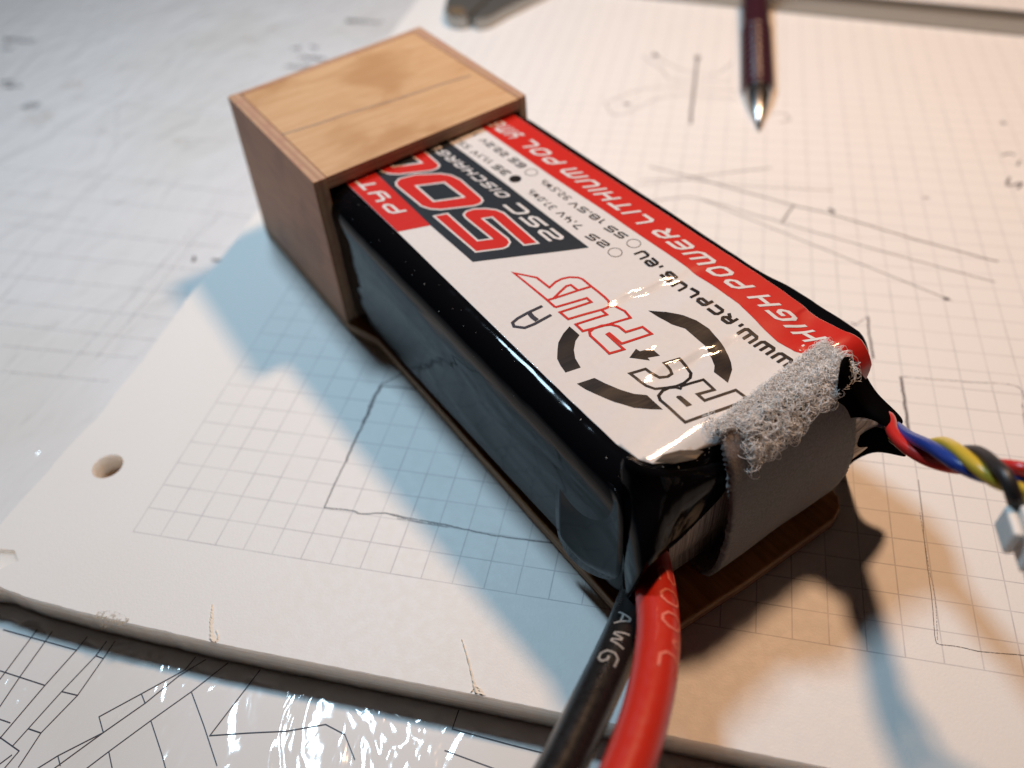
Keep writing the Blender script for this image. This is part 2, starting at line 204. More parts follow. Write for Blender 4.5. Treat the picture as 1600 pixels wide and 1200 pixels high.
def from_bm(name, bm, mats, parent=None, smooth=False, kind=None, label=None):
    vs = [v.co.copy() for v in bm.verts]; bm.verts.index_update()
    fs = [[v.index for v in f.verts] for f in bm.faces]; idx = [f.material_index for f in bm.faces]
    return mk(name, vs, fs, mats, parent, smooth, idx, kind=kind, label=label)
def add_mod(o, kind, **kw):
    m = o.modifiers.new(kind.lower(), kind)
    for k, v in kw.items(): setattr(m, k, v)
    return m
def prism(poly, z0, z1):
    n = len(poly); vs = [(x, y, z0) for x, y in poly] + [(x, y, z1) for x, y in poly]
    fs = [list(range(n))[::-1], list(range(n, 2 * n))] + [[i, (i + 1) % n, n + (i + 1) % n, n + i] for i in range(n)]
    return vs, fs
def catmull(pts, n=8):
    pts = [Vector(p) for p in pts]; P = [pts[0] * 2 - pts[1]] + pts + [pts[-1] * 2 - pts[-2]]; out = []
    for i in range(1, len(P) - 2):
        a, b, c, d = P[i - 1:i + 3]
        for k in range(n):
            t = k / n; out.append(.5 * ((2 * b) + (c - a) * t + (2 * a - 5 * b + 4 * c - d) * t * t + (3 * b - a - 3 * c + d) * t ** 3))
    return out + [pts[-1]]
def frames(path):
    fr = []; up = Vector((0, 0, 1))
    for i, p in enumerate(path):
        t = (path[min(i + 1, len(path) - 1)] - path[max(i - 1, 0)]).normalized(); b = t.cross(up).normalized(); n = b.cross(t).normalized(); fr.append((p, t, b, n))
    return fr
def tube(path, r, seg=16, wob=0):
    vs, fs = [], []; fr = frames(path)
    for i, (p, t, b, n) in enumerate(fr):
        for k in range(seg):
            a = 2 * math.pi * k / seg; rr = r * (1 + wob * noise.noise(Vector((i * .2, k * .7, r)))); vs.append(p + b * math.cos(a) * rr + n * math.sin(a) * rr)
    for i in range(len(path) - 1):
        for k in range(seg): fs.append([i * seg + k, i * seg + (k + 1) % seg, (i + 1) * seg + (k + 1) % seg, (i + 1) * seg + k])
    fs.append(list(range(seg))[::-1]); fs.append([(len(path) - 1) * seg + k for k in range(seg)]); return vs, fs
def lathe(p0, axis, prof, seg=24):
    axis = Vector(axis).normalized(); b = axis.cross(Vector((0, 0, 1))).normalized(); n = b.cross(axis); vs, fs = [], []
    for d, r in prof:
        for k in range(seg): a = 2 * math.pi * k / seg; vs.append(Vector(p0) + axis * d + (b * math.cos(a) + n * math.sin(a)) * r)
    for i in range(len(prof) - 1):
        for k in range(seg): fs.append([i * seg + k, i * seg + (k + 1) % seg, (i + 1) * seg + (k + 1) % seg, (i + 1) * seg + k])
    fs.append(list(range(seg))[::-1]); fs.append([(len(prof) - 1) * seg + k for k in range(seg)]); return vs, fs
def miter(pts, wd, closed=False):
    """quads of a stroke of width wd round the 2-D polyline"""
    P = [Vector(p[:2]) for p in pts]; n = len(P); L, Rr = [], []
    for i in range(n):
        a = P[i - 1] if (i > 0 or closed) else None; c = P[(i + 1) % n] if (i < n - 1 or closed) else None; b = P[i]
        d1 = (b - a).normalized() if a is not None else None; d2 = (c - b).normalized() if c is not None else None
        if d1 is None: nn = Vector((-d2.y, d2.x)); k = 1
        elif d2 is None: nn = Vector((-d1.y, d1.x)); k = 1
        else:
            n1 = Vector((-d1.y, d1.x)); n2 = Vector((-d2.y, d2.x)); nn = (n1 + n2)
            nn = nn.normalized() if nn.length > 1e-4 else n1; k = 1 / max(.35, nn.dot(n1))
        L.append(b + nn * wd / 2 * k); Rr.append(b - nn * wd / 2 * k)
    return [[L[i], Rr[i], Rr[(i + 1) % n], L[(i + 1) % n]] for i in range(n if closed else n - 1)]
def offset_poly(pts, d):
    P = [Vector(p[:2]) for p in pts]; n = len(P); area = sum(P[i].x * P[(i + 1) % n].y - P[(i + 1) % n].x * P[i].y for i in range(n)); sg = 1 if area > 0 else -1; out = []
    for i in range(n):
        d1 = (P[i] - P[i - 1]).normalized(); d2 = (P[(i + 1) % n] - P[i]).normalized(); n1 = Vector((-d1.y, d1.x)) * sg; n2 = Vector((-d2.y, d2.x)) * sg
        nn = (n1 + n2).normalized(); out.append(P[i] + nn * d / max(.4, nn.dot(n1)))
    return out
def ribbon(name, lines, z, mt, parent, seed=1, jit=.04, zf=None):
    """hand or printed lines laid on a flat sheet"""
    vs, fs = [], []; rnd = random.Random(seed)
    for j, (kind, pts, wd) in enumerate(lines):
        pts = [Vector((p[0], p[1], 0)) for p in pts]
        cp = catmull(pts, 8) if kind in ('l', 'f', 't') and len(pts) > 2 else ([pts[0] + (pts[1] - pts[0]) * k / 6 for k in range(7)] if kind != 'p' else [a_.lerp(b_, k / 8) for a_, b_ in zip(pts, pts[1:]) for k in range(8)] + [pts[-1]])
        cp = [Vector((p.x + rnd.uniform(-1, 1) * jit * wd, p.y + rnd.uniform(-1, 1) * jit * wd)) for p in cp]
        zz = z + .004 * (j % 5)
        for q in miter(cp, wd):
            b = len(vs); vs += [(p.x, p.y, zz + (zf(p.x, p.y) if zf else 0)) for p in q]; fs.append([b, b + 1, b + 2, b + 3])
    return mk(name, vs, fs, mt, parent)
# ------------------------------------------------------------------ setting: table top, plan sheet
ZT = -6.0
table = mk("table_top", *prism([(-500, -400), (700, -400), (700, 700), (-500, 700)], -24, ZT - .35), M['table']); table['kind'] = 'structure'
plan = empty("plan_sheet", (0, 0, ZT), 0, "large printed plan under glossy clear film, spread beneath the squared pad", "plan")
def zplan(x, y):      # the sheet lifts a little in front of the pad
    k = min(max(-15.5 - y, 0), 40); return .10 * noise.noise(Vector((x * .03, y * .03, 0))) * min(1, abs(y + 15) / 20) + math.exp(-((x - 42) / 30) ** 2) * (.070 * k - .0004 * k * k)
gx = [-420 + i * 12 for i in range(30)] + [-60 + i * 3 for i in range(80)] + [180 + i * 20 for i in range(26)]; gy = [-330 + j * 12 for j in range(20)] + [-90 + j * 2.5 for j in range(36)] + [j * 12 for j in range(55)]
vs = [(x, y, zplan(x, y)) for y in gy for x in gx]; nx = len(gx)
fs = [[j * nx + i, j * nx + i + 1, (j + 1) * nx + i + 1, (j + 1) * nx + i] for j in range(len(gy) - 1) for i in range(nx - 1)]
mk("paper_sheet", vs, fs, M['plan'], plan, smooth=True)
ribbon("printed_outline", [('p', l, .15) for l in DATA['plan_front']], .07, M['planline'], plan, 3, .0, zplan)
ribbon("faint_printed_outline", [('p', l, .30) for l in DATA['plan_back']], .16, M['planfaint'], plan, 4, .0)
rnd = random.Random(8)
for a, b in DATA['plan_text']:
    ln = []
    a, b = Vector(a), Vector(b); d = b - a; k = max(2, int(d.length / 1.6))
    for i in range(k):
        p = a + d * (i + .2) / k; q = a + d * (i + .8) / k; ln += [p + Vector((0, rnd.uniform(-.9, .9))), (p + q) / 2 + Vector((0, rnd.uniform(-1.2, 1.2))), q + Vector((0, rnd.uniform(-.9, .9)))]
    ribbon("blurred_print", [('p', ln, .6)], .17, M['planline'], plan, 5, 0)

def blob(name, cx, cy, rx, ry, z, mt, parent, seed):
    pts = [(cx + rx * math.cos(a) * (1 + .35 * noise.noise(Vector((math.cos(a) * 1.5, math.sin(a) * 1.5, seed)))), cy + ry * math.sin(a) * (1 + .35 * noise.noise(Vector((math.cos(a), math.sin(a) * 2, seed + 5))))) for a in [i * math.pi / 12 for i in range(24)]]
    return mk(name, [(x, y, z) for x, y in pts], [list(range(24))], mt, parent)
p = PZ(50, 166, ZT); blob("dark_spot", p.x, p.y, 3.2, 2.4, .18, M['dirt'], plan, 1)
for k, (x, y, r) in enumerate(((112, 133, 3), (390, 62, 2.2), (430, 45, 1.6), (160, 205, 1.6), (285, 222, 2.), (60, 185, 4.))):
    p = PZ(x, y, ZT); blob("stain", p.x, p.y, r * 1.4, r, .19, M['smudge'], plan, k + 9)
# ------------------------------------------------------------------ squared pad
pad = empty("squared_pad", (0, 0, 0), 0, "thick pad of squared paper with pencil sketches, punched hole and nicked front edge", "paper pad")
def pad_outline():
    key = [(-26.5, -11.0), (-24.8, -13.0), (-21, -13.6), (-16, -13.4), (-10, -14.3), (0, -15.0), (22.9, -15.9), (63, -16.3), (93.8, -16.9), (140, -17.6), (262, -19)]
    out = []
    def seg(a, b, amp, fr):
        n = max(1, int((Vector(b) - Vector(a)).length / .9)); a, b = Vector(a), Vector(b); d = (b - a).normalized(); pn = Vector((-d.y, d.x))
        for k in range(n):
            q = a + (b - a) * k / n; out.append(q + pn * amp * (noise.noise(Vector((q.x * fr, q.y * fr, 3))) + .5 * noise.noise(Vector((q.x * fr * 3, q.y * fr * 3, 7)))))
    for a, b in zip(key, key[1:]): seg(a, b, .12 if a[0] < 20 else .07, .8)
    out.append(Vector((262, -19))); out.append(Vector((262, 310))); 
    key = [(-20.0, 310), (-20.3, 73), (-21.2, 61), (-20.7, 43), (-20.8, 24), (-22.6, 11), (-23.7, -2.8), (-26, -8)]
    for a, b in zip(key, key[1:]): seg(a, b, .35, .16)
    return out
outl = pad_outline()
bm = bmesh.new(); hole_c = Vector((-12.3, 12.1)); hr = 2.75
hole = [hole_c + Vector((math.cos(a), math.sin(a))) * hr for a in [2 * math.pi * i / 32 for i in range(32)]]
nc = PZ(4, 873, 0); notch = [Vector((nc.x, nc.y)) + Vector(v) for v in ((-3.6, -1.6), (.9, -1.9), (2.9, .2), (.9, 1.9), (-3.4, 1.5))]
tri = geometry.tessellate_polygon([[v.to_3d() for v in outl], [v.to_3d() for v in hole], [v.to_3d() for v in notch]])
allv = outl + hole + notch
top = [(v.x, v.y, 0.0) for v in allv]
tf = []
for a, b, c in tri:
    n_ = (allv[b] - allv[a]).cross(allv[c] - allv[a]); tf.append([a, b, c] if n_ > 0 else [a, c, b])
ne, nh, nn_ = len(outl), len(hole), len(notch); vs, fs, idx = list(top), list(tf), [0] * len(tf)
RW = 6
for r_ in range(1, RW + 1):
    z = (ZT + .25) * r_ / RW
    for p in outl: j = .03 * noise.noise(Vector((p.x * .5, p.y * .5, z * 3))); vs.append((p.x + j, p.y + j, z))
def vid(r_, k): return k if r_ == 0 else len(allv) + (r_ - 1) * ne + k
for r_ in range(RW):
    for k in range(ne): fs.append([vid(r_, k), vid(r_ + 1, k), vid(r_ + 1, (k + 1) % ne), vid(r_, (k + 1) % ne)]); idx.append(1)
for base, loop, dep in ((ne, hole, -4.2), (ne + nh, notch, -.7)):
    b = len(vs); n_ = len(loop); vs += [(p.x, p.y, dep) for p in loop]
    for k in range(n_): fs.append([base + k, base + (k + 1) % n_, b + (k + 1) % n_, b + k]); idx.append(1)
    fs.append([b + k for k in range(n_)]); idx.append(1)
bot = geometry.tessellate_polygon([[Vector(vs[vid(RW, k)][:2]).to_3d() for k in range(ne)]])
for t3 in bot: fs.append([vid(RW, k) for k in t3]); idx.append(1)
bm = bmesh.new(); vv = [bm.verts.new(v) for v in vs]
for f, ix in zip(fs, idx):
    try: q = bm.faces.new([vv[i] for i in f]); q.material_index = ix
    except ValueError: pass
bmesh.ops.recalc_face_normals(bm, faces=bm.faces[:])
from_bm("page_block", bm, [M['pad'], M['edge']], pad); bm.free()
b_ = .03
mk("punched_hole", [(p.x, p.y, -4.15) for p in [hole_c + (q - hole_c) * .98 for q in hole]], [list(range(32))], M['hole'], pad)
PD = DATA['pencil']
for i_, (k, l, wd) in enumerate(PD):
    if k == 'l' and wd < .18: wd = .11
    ribbon("faint_pencil_line" if k == 'f' else "pencil_line", [(k, l, wd)], .03 + .004 * (i_ % 5), M['graphf' if k == 'f' else 'graph'], pad, 11 + i_, .22)
def gouge(path_px, wmax, seed):
    pts = [PZ(x, y, 0) for x, y in path_px]; cp = catmull([(p.x, p.y, 0) for p in pts], 7); vs, fs = [], []; rnd = random.Random(seed); n = len(cp)
    for i, p in enumerate(cp):
        wd = wmax * (.25 + .75 * i / n) * rnd.uniform(.6, 1.3); h = .10 + .22 * rnd.random()
        vs += [(p.x - wd, p.y, .01), (p.x - wd * .3, p.y, h), (p.x + wd * .25, p.y, h * .35), (p.x + wd, p.y, .01)]
    for i in range(n - 1):
        for k in range(3): fs.append([i * 4 + k, i * 4 + k + 1, (i + 1) * 4 + k + 1, (i + 1) * 4 + k])
    mk("knife_nick", vs, fs, M['torn'], pad)
gouge([(332, 945), (331, 962), (330, 980), (333, 1003)], .55, 1); gouge([(338, 985), (341, 996), (337, 1004)], .3, 5); gouge([(722, 1000), (731, 1030), (738, 1058), (745, 1084)], .35, 2); gouge([(736, 1082), (746, 1074), (754, 1086)], .5, 3)
for k, (x, y, rx, ry) in enumerate(((158, 962, 1.1, .8), (190, 972, 1.3, .8), (172, 968, 2.6, 1.5))):
    p = PZ(x, y, 0); blob("smudge", p.x, p.y, rx, ry, .02 + .004 * k, M['smudge'] if k < 2 else M['smudge'], pad, k + 30)
# ------------------------------------------------------------------ plywood sleeve
tray = empty("plywood_sleeve", O, ANG, "open plywood sleeve with pencil line on top and long floor tongue under the battery", "wooden holder")
def panel(name, c8, thin, mts, label=None, parent=tray):
    """hexahedron from 8 corners (bottom 4 ccw, top 4 ccw); thin = axis of thickness for the ply stripes; faces across it get the face wood"""
    c = [Vector(v) for v in c8]; F = [[3, 2, 1, 0], [4, 5, 6, 7], [0, 1, 5, 4], [1, 2, 6, 5], [2, 3, 7, 6], [3, 0, 4, 7]]
    lo = min(v[thin] for v in c); hi = max(v[thin] for v in c); idx, uv = [], []
    for f in F:
        nn = (c[f[1]] - c[f[0]]).cross(c[f[2]] - c[f[1]]).normalized(); idx.append(0 if abs(nn[thin]) > .7 else 1)
        uv.append([(0, (c[i][thin] - lo) / (hi - lo)) for i in f])
    o = mk(name, c, F, mts, parent, idx=idx, uv=uv, label=label); add_mod(o, 'BEVEL', width=.18 * MM, segments=2, limit_method='ANGLE'); return o
TH = 2.7; HB = 35.0
def box8(s0, s1, t0, t1, z0, z1, ds=0): return [(s0, t0, z0), (s1, t0, z0), (s1, t1, z0), (s0, t1, z0), (s0, t0, z1), (s1, t0, z1), (s1, t1, z1), (s0, t1, z1)]
# corners measured: A(-42.5,.4) B(.6,-.2) C(-1.6,47) D(-45.7,48.3) at the top; floor A'(-45.3,-.1) B'(.2,-.6)
panel("side_panel", [(-44.6, -.1, 2.62), (.2, -.5, 2.62), (.2, TH - .5, 2.62), (-44.6, TH, 2.62), (-42.5, .4, HB), (.6, -.2, HB), (.5, TH - .2, HB), (-42.6, TH + .3, HB)], 1, [M['wood_side'], M['ply']])
panel("side_panel", [(-46, 48.2 - TH, 2.62), (-1.2, 45.4, 2.62), (-1.1, 47.3, 2.62), (-46, 48.2, 2.62), (-45.6, 48.3 - TH, HB), (-1.45, 45.1, HB), (-1.6, 47, HB), (-45.7, 48.3, HB)], 1, [M['wood_side'], M['ply']])
panel("top_panel", [(-41.0, TH + .34, HB - 2.5), (.3, TH - .16, HB - 2.5), (-1.35, 45.06, HB - 2.5), (-43.6, 48.24 - TH, HB - 2.5), (-41.0, TH + .34, HB - .05), (.3, TH - .16, HB - .05), (-1.35, 45.06, HB - .05), (-43.6, 48.24 - TH, HB - .05)], 2, [M['wood_top'], M['ply']])
panel("back_panel", [(-44.4, TH + .05, 2.62), (-42.9, TH + .05, 2.62), (-44.2, 48.1 - TH, 2.62), (-45.8, 48.1 - TH, 2.62), (-42.5, TH + .36, HB), (-41.06, TH + .36, HB), (-43.66, 48.2 - TH, HB), (-45.5, 48.2 - TH, HB)], 0, [M['wood_side'], M['ply']])
fl = [(-45.4, 0), (.2, -.5), (8.2, 2.0), (30, 2.1), (60, 2.0), (86.5, 2.1), (88.2, 2.9), (89.2, 4.4), (89.9, 20), (90.0, 38.5), (89.2, 40.9), (87.6, 42.4), (85.8, 42.9), (40, 44.0), (6, 45.4), (-1.2, 47.3), (-46.0, 48.2)]
vs, fs = prism(fl, .05, 2.6); idx = [0, 0] + [1] * len(fl); uv = []
for f in fs: uv.append([(0, (vs[i][2] - .05) / 2.55) for i in f])
o = mk("floor_panel", vs, fs, [M['wood_floor'], M['ply']], tray, idx=idx, uv=uv); add_mod(o, 'BEVEL', width=.3 * MM, segments=2, limit_method='ANGLE')
p0, p1 = to_loc(PZ(430, 213, 35)), to_loc(PZ(735, 118, 35))
ribbon("pencil_line", [('l', [p0, p0.lerp(p1, .2) + Vector((.25, 0, 0)), p0.lerp(p1, .36) + Vector((-.1, 0, 0)), p0.lerp(p1, .55) + Vector((.22, 0, 0)), p0.lerp(p1, .7) + Vector((.05, 0, 0)), p0.lerp(p1, .86) + Vector((-.2, 0, 0)), p1], .34)], HB - .02, M['graph'], tray, 2, .1)
# ------------------------------------------------------------------ battery
bat = empty("battery_pack", O, ANG, "black lithium battery pack with red, white and grey label, pushed into the plywood sleeve", "battery")
A0, RF = 78.6, 5.2
def sstep(a, b, x): k = max(0., min(1., (x - a) / (b - a))); return k * k * (3 - 2 * k)
def bumps(s, t):
    e = sstep(46, 56, s) * (1 - sstep(79, 84, s)); m = math.exp(-((t - 29) / 9) ** 2)
    z = e * (.07 * m * math.sin((s + .25 * (t - 29)) * .72 + .6) + .025 * math.sin(s * 1.3 + t * .35))
    def crease(s0, t0, k, wt, dep, ln):     # a tiny fold of the film running across the pack
        d = s - s0 - k * (t - t0) - .25 * math.sin(t * 1.1); g = dep * math.exp(-((t - t0) / wt) ** 2); return g * (sstep(ln, ln + 5, d) - sstep(0, ln, d))
    z += crease(52.9, 29.5, .12, 9, .46, 2.0) + crease(68.0, 26.0, .10, 9, .50, 2.2) + crease(61.5, 36.5, -.1, 2.0, .14, .9) + crease(71.0, 45, -.2, 2.6, .26, 1.2) + crease(76.6, 38.8, .2, 1.1, .14, .9) + crease(64.0, 22.0, .2, 1.5, .10, .8)
    z += .06 * noise.noise(Vector((s * .11, t * .16, 0)))
    z += .8 * math.exp(-((s - 81.0) / 3.2) ** 2 - ((t - 45.5) / 4.) ** 2) - .35 * math.exp(-((s - 74.5) / 2.2) ** 2 - ((t - 42) / 3) ** 2)
    return z
def ztop(s, t): return 31.8 - .045 * s + bumps(s, t)
def front(a):
    if a <= A0: return a, 0.
    th = min((a - A0) / RF, math.pi / 2); return A0 + RF * math.sin(th), RF * (1 - math.cos(th)) + max(0, a - A0 - RF * math.pi / 2)
def edge_drop(s, t):
    tl = 6.3 + .01 * s; tr = 44.7 + .03 * s; d = 0
    if t < tl: q = min(tl - t, 4.6) / 4.7; d = 4.7 * (1 - math.sqrt(max(0, 1 - q * q)))
    if t > tr: q = min(t - tr, 1.3) / 1.5; d = 1.5 * (1 - math.sqrt(max(0, 1 - q * q)))
    return d
def Lmap(a, t, h=0):
    s, dr = front(a); z = ztop(min(s, 84), t) - dr - edge_drop(s, t)
    p = Vector((s, t, z))
    if h:
        n = Lnor(a, t); p += n * h
    return p
def Lnor(a, t):
    e = .05; return (Lmap(a + e, t) - Lmap(a - e, t)).cross(Lmap(a, t + e) - Lmap(a, t - e)).normalized()
def decal(name, polys, mt, h, parent, step=.7, label=None, extra=None, hstep=.0, kind=None):
    """flat print: polygons of the label plane laid on the curved label"""
    bm = bmesh.new()
    for k, poly in enumerate(polys):
        P = [Vector((p[0], p[1], h + hstep * (k % 6))) for p in poly]; vv = [bm.verts.new(p) for p in P]
        if len(P) <= 4:
            fcs = [vv]
        else: fcs = [[vv[i] for i in tr_] for tr_ in geometry.tessellate_polygon([[Vector((p.x, p.y, 0)) for p in P]])]
        for f in fcs:
            try: bm.faces.new(f)
            except ValueError: pass
    xs = [v.co.x for v in bm.verts]; ys = [v.co.y for v in bm.verts]
    for ax, lo, hi in ((0, min(xs), max(xs)), (1, min(ys), max(ys))):
        st = step if ax == 0 else step * 1.6; c = math.ceil(lo / st) * st + .0137
        while c < hi:
            co = [0, 0, 0]; co[ax] = c; no = [0, 0, 0]; no[ax] = 1
            bmesh.ops.bisect_plane(bm, geom=bm.verts[:] + bm.edges[:] + bm.faces[:], plane_co=co, plane_no=no, dist=1e-5); c += st
    bm.normal_update()
    for f in bm.faces:
        if f.normal.z < 0: f.normal_flip()
    vs, nr = [], []
    for v in bm.verts:
        e = extra(v.co) if extra else 0
        vs.append(Lmap(v.co.x, v.co.y, v.co.z + e)); nr.append(Lnor(v.co.x, v.co.y))
    bm.verts.index_update(); fs = [[v.index for v in f.verts] for f in bm.faces]; bm.free()
    return mk(name, vs, fs, mt, parent, smooth=True, nrm=nr, label=label, kind=kind)
LAB = [(-8, 6.1), (18, 6.5), (50, 6.6), (66, 6.8), (75, 7.0), (78.6, 7.7), (80.0, 8.7), (80.7, 10), (80.9, 12), (81.4, 15), (82.2, 18), (84, 26), (86.0, 34), (88.0, 38.0), (88.6, 42), (87.5, 45.6), (84.6, 47.2), (81.0, 47.0), (78.5, 46.3), (74, 46.1), (67, 46.3), (62, 46.2), (35, 45.1), (14, 44.3), (-8, 43.7)]
def curl(co): return .9 * math.exp(-((co.x - 81.2) / .9) ** 2) * math.exp(-((co.y - 12) / 3.4) ** 2)
label = decal("label", [LAB], M['white'], .06, bat, .7, extra=curl)
add_mod(label, 'SOLIDIFY', thickness=.16 * MM, offset=-1)
pr = lambda name, polys, mt, h, **k: decal(name, polys, mt, .06 + h, label, **k)
a = ART['redband']
pr("red_band", [[(-8, 43.65), (14, 44.25), (35, 45.05), (62, 46.15), (67, 46.25), (74, 46.05), (78.5, 46.25), (81, 46.9), (84.6, 47.1), (87.3, 45.6), (88.3, 42), (87.6, 38.6), (84, 38.6), (80.5, 39.0), (78.5, 38.9), (76.7, 37.9), (73.9, 37.5), (70, 38.0), (64.9, 38.9), (56, 38.6), (51.8, 38.5), (33.6, 37.7), (21.5, 36.9), (-8, 35.8)]], M['red'], .03, extra=curl, step=.7)
pr("red_band", [[(-8, 6.15), (17.9, 6.55), (19.7, 11.9), (-8, 12.1)]], M['red'], .03, step=.7)
pr("dark_panel", [[(-8, 12.15), (19.75, 11.9), (32.3, 12.3), (40.7, 29.4), (18, 29.0), (-8, 28.1)]], M['dark'], .03, step=.7)
G5 = offset_poly(ART['five'], .0); zo = ART['zero_o']; zi = ART['zero_i']; sh = (-14.0, -.35)
w_, r_, w2, d2 = [G5], [offset_poly(ART['five'], .34)], [], []
for k in (0, 1):
    q = lambda P: [(p[0] + sh[0] * k, p[1] + sh[1] * k) for p in P]
    w_.append(q(zo)); r_.append(offset_poly(q(zo), .34)); w2.append(offset_poly(q(zi), -.1)); d2.append(offset_poly(q(zi), .30))
def clipS(polys): # sheet continues into the sleeve; keep what fits the label
    return [[(max(p[0], -8), p[1]) for p in P] for P in polys]
pr("numeral_outline", clipS(w_), M['white'], .05); pr("numeral", clipS(r_), M['red'], .07); pr("numeral_outline", clipS(w2), M['white'], .08); pr("numeral_centre", clipS(d2), M['dark'], .10)
# stroke lettering ----------------------------------------------------
GL = {
 'H': (1, [[(0, 0), (0, 1)], [(1, 0), (1, 1)], [(.0, .5, 't'), (1, .5, 't')]]), 'G': (1, [[(1, 1), (0, 1), (0, 0), (1, 0), (1, .5), (.5, .5)]]),
 'P': (1, [[(0, 0), (0, 1), (1, 1), (1, .42), (0, .42, 't')]]), 'O': (1, [[(0, 0), (0, 1), (1, 1), (1, 0), 'c']]),
 'W': (1.35, [[(0, 1), (0, 0), (1, 0), (1, 1)], [(.5, 1), (.5, 0, 'v')]]), 'M': (1.35, [[(0, 0), (0, 1), (1, 1), (1, 0)], [(.5, 0), (.5, 1, 'v')]]),
 'E': (1, [[(1, 1), (0, 1), (0, 0), (1, 0)], [(0, .5, 't'), (.9, .5)]]), 'e': (1, [[(0, .5, 't'), (1, .5), (1, 1), (0, 1), (0, 0), (1, 0)]]), 'R': (1, [[(0, 0), (0, 1), (1, 1), (1, .45), (0, .45, 't')], [(.55, .45, 'v'), (1, 0)]]),
 'L': (1, [[(0, 1), (0, 0), (1, 0)]]), 'I': (.18, [[(.5, 0), (.5, 1)]]), 'T': (1, [[(0, 1), (1, 1)], [(.5, 1, 'v'), (.5, 0)]]), 'U': (1, [[(0, 1), (0, 0), (1, 0), (1, 1)]]),
 'Y': (1, [[(0, 1), (0, .45), (1, .45, 't')], [(1, 1), (1, 0), (.25, 0)]]), 'D': (1, [[(0, 0), (0, 1), (1, 1), (1, 0), 'c']]), 'S': (1, [[(1, 1), (0, 1), (0, .5), (1, .5), (1, 0), (0, 0)]]),
 '5': (1, [[(1, 1), (0, 1), (0, .5), (1, .5), (1, 0), (0, 0)]]), '2': (1, [[(0, 1), (1, 1), (1, .5), (0, .5), (0, 0), (1, 0)]]), 'C': (1, [[(1, 1), (0, 1), (0, 0), (1, 0)]]),
 'A': (1, [[(0, 0), (0, 1), (1, 1), (1, 0)], [(0, .4, 't'), (1, .4, 't')]]), '7': (1, [[(0, 1), (1, 1), (.35, 0)]]), '4': (1, [[(0, 1), (0, .4), (1, .4)], [(.75, .9), (.75, .4, 'v')], [(.75, .4, 'v'), (.75, 0)]]),
 'V': (1, [[(0, 1), (.5, 0), (1, 1)]]), '3': (1, [[(0, 1), (1, 1), (1, 0), (0, 0)], [(.25, .5), (1, .5, 't')]]), '1': (.45, [[(0, .85), (.6, 1), (.6, 0)]]), '8': (1, [[(0, 0), (0, 1), (1, 1), (1, 0), 'c'], [(0, .5, 't'), (1, .5, 't')]]),
 '9': (1, [[(0, 0), (1, 0), (1, 1), (0, 1), (0, .5), (1, .5, 't')]]), '6': (1, [[(1, 1), (0, 1), (0, 0), (1, 0), (1, .5), (0, .5, 't')]]), '0': (1, [[(0, 0), (0, 1), (1, 1), (1, 0), 'c']]),
 '.': (.16, [[(.5, 0), (.5, .16)]]), 'h': (.85, [[(0, 1), (0, 0)], [(0, .55, 't'), (1, .55), (1, 0)]]), 'w': (1.3, [[(0, 1), (.25, 0), (.5, 1), (.75, 0), (1, 1)]]), 'a': (1.1, [[(0, 0), (.5, 1), (1, 0)], [(.25, .3), (.75, .3)]]), 'o': (.45, [[(0, .55), (0, 1), (1, 1), (1, .55), 'c']]), ' ': (.6, [])}
def word_polys(txt, th, asp=.95, gap=.32, ch=.16):
    """unit-height strokes of a word; returns polygons and its total width"""
    x = 0; out = []
    for c in txt:
        wd, strokes = GL[c]; W_ = wd * asp
        for st in strokes:
            closed = st[-1] == 'c'; pts = [p for p in st if p != 'c']; q = []
            for i, p in enumerate(pts):
                px = x + th / 2 + p[0] * max(W_ - th, 0); py = th / 2 + p[1] * (1 - th)
                if len(p) > 2:
                    o_ = pts[i + 1] if i + 1 < len(pts) else pts[i - 1]
                    if p[2] == 't': px += (th / 2 + .01) * (1 if o_[0] > p[0] else -1)
                    else: py += (th / 2 + .01) * (1 if o_[1] > p[1] else -1)
                elif not closed and i in (0, len(pts) - 1):
                    o_ = pts[1] if i == 0 else pts[-2]; d = Vector((p[0] - o_[0], p[1] - o_[1])).normalized(); px += d.x * th / 2; py += d.y * th / 2
                q.append(Vector((px, py)))
            r = []
            n = len(q)
            for i in range(n):
                if (0 < i < n - 1) or closed:
                    a_, b_, c_ = q[i - 1], q[i], q[(i + 1) % n]; k = min(ch, (b_ - a_).length * .4, (c_ - b_).length * .4)
                    r += [b_ + (a_ - b_).normalized() * k, b_ + (c_ - b_).normalized() * k]
                else: r.append(q[i])
            out += miter(r, th, closed)
        x += W_ + gap
    return out, x - gap
def word(key, txt, mt, h, shear, th=.19, asp=.95, gap=.30, lift=.085, ch=.16):
    a, b, c = [Vector(v) for v in WORDS[key]]; polys, wd = word_polys(txt, th, asp, gap, ch)
    ex = (b - a) / wd; dn = ex.normalized(); up = Vector((dn.y, -dn.x)) if Vector((dn.y, -dn.x)).y < 0 else Vector((-dn.y, dn.x))
    res = [[a + ex * p.x + up * (h * p.y) + dn * (shear * p.y) for p in P] for P in polys]
    res = [[Vector((max(p.x, -7.5), p.y)) for p in P] for P in res]
    res = [P for P in res if max(p.x for p in P) - min(p.x for p in P) > .01]
    pr("lettering", res, mt, lift, step=.7 if a.x > 40 else 1.2, hstep=.001)
for k, t_ in (('HIGH', 'HIGH'), ('POWER', 'POWER'), ('LITHIUM', 'LITHIUM'), ('POL', 'POL'), ('YMER', 'YMER')): word(k, t_, M['white'], 3.0, 1.55, .20, 1.02, .34)
word('PYTH', 'PYTH', M['white'], 2.75, 1.1, .19, 1.15, .36)
word('25C', '25C', M['white'], 2.7, 1.3, .2, 1.2, .3); word('DISCHARGE', 'DISCHARGE', M['white'], 1.9, .95, .2, 1.1, .34)
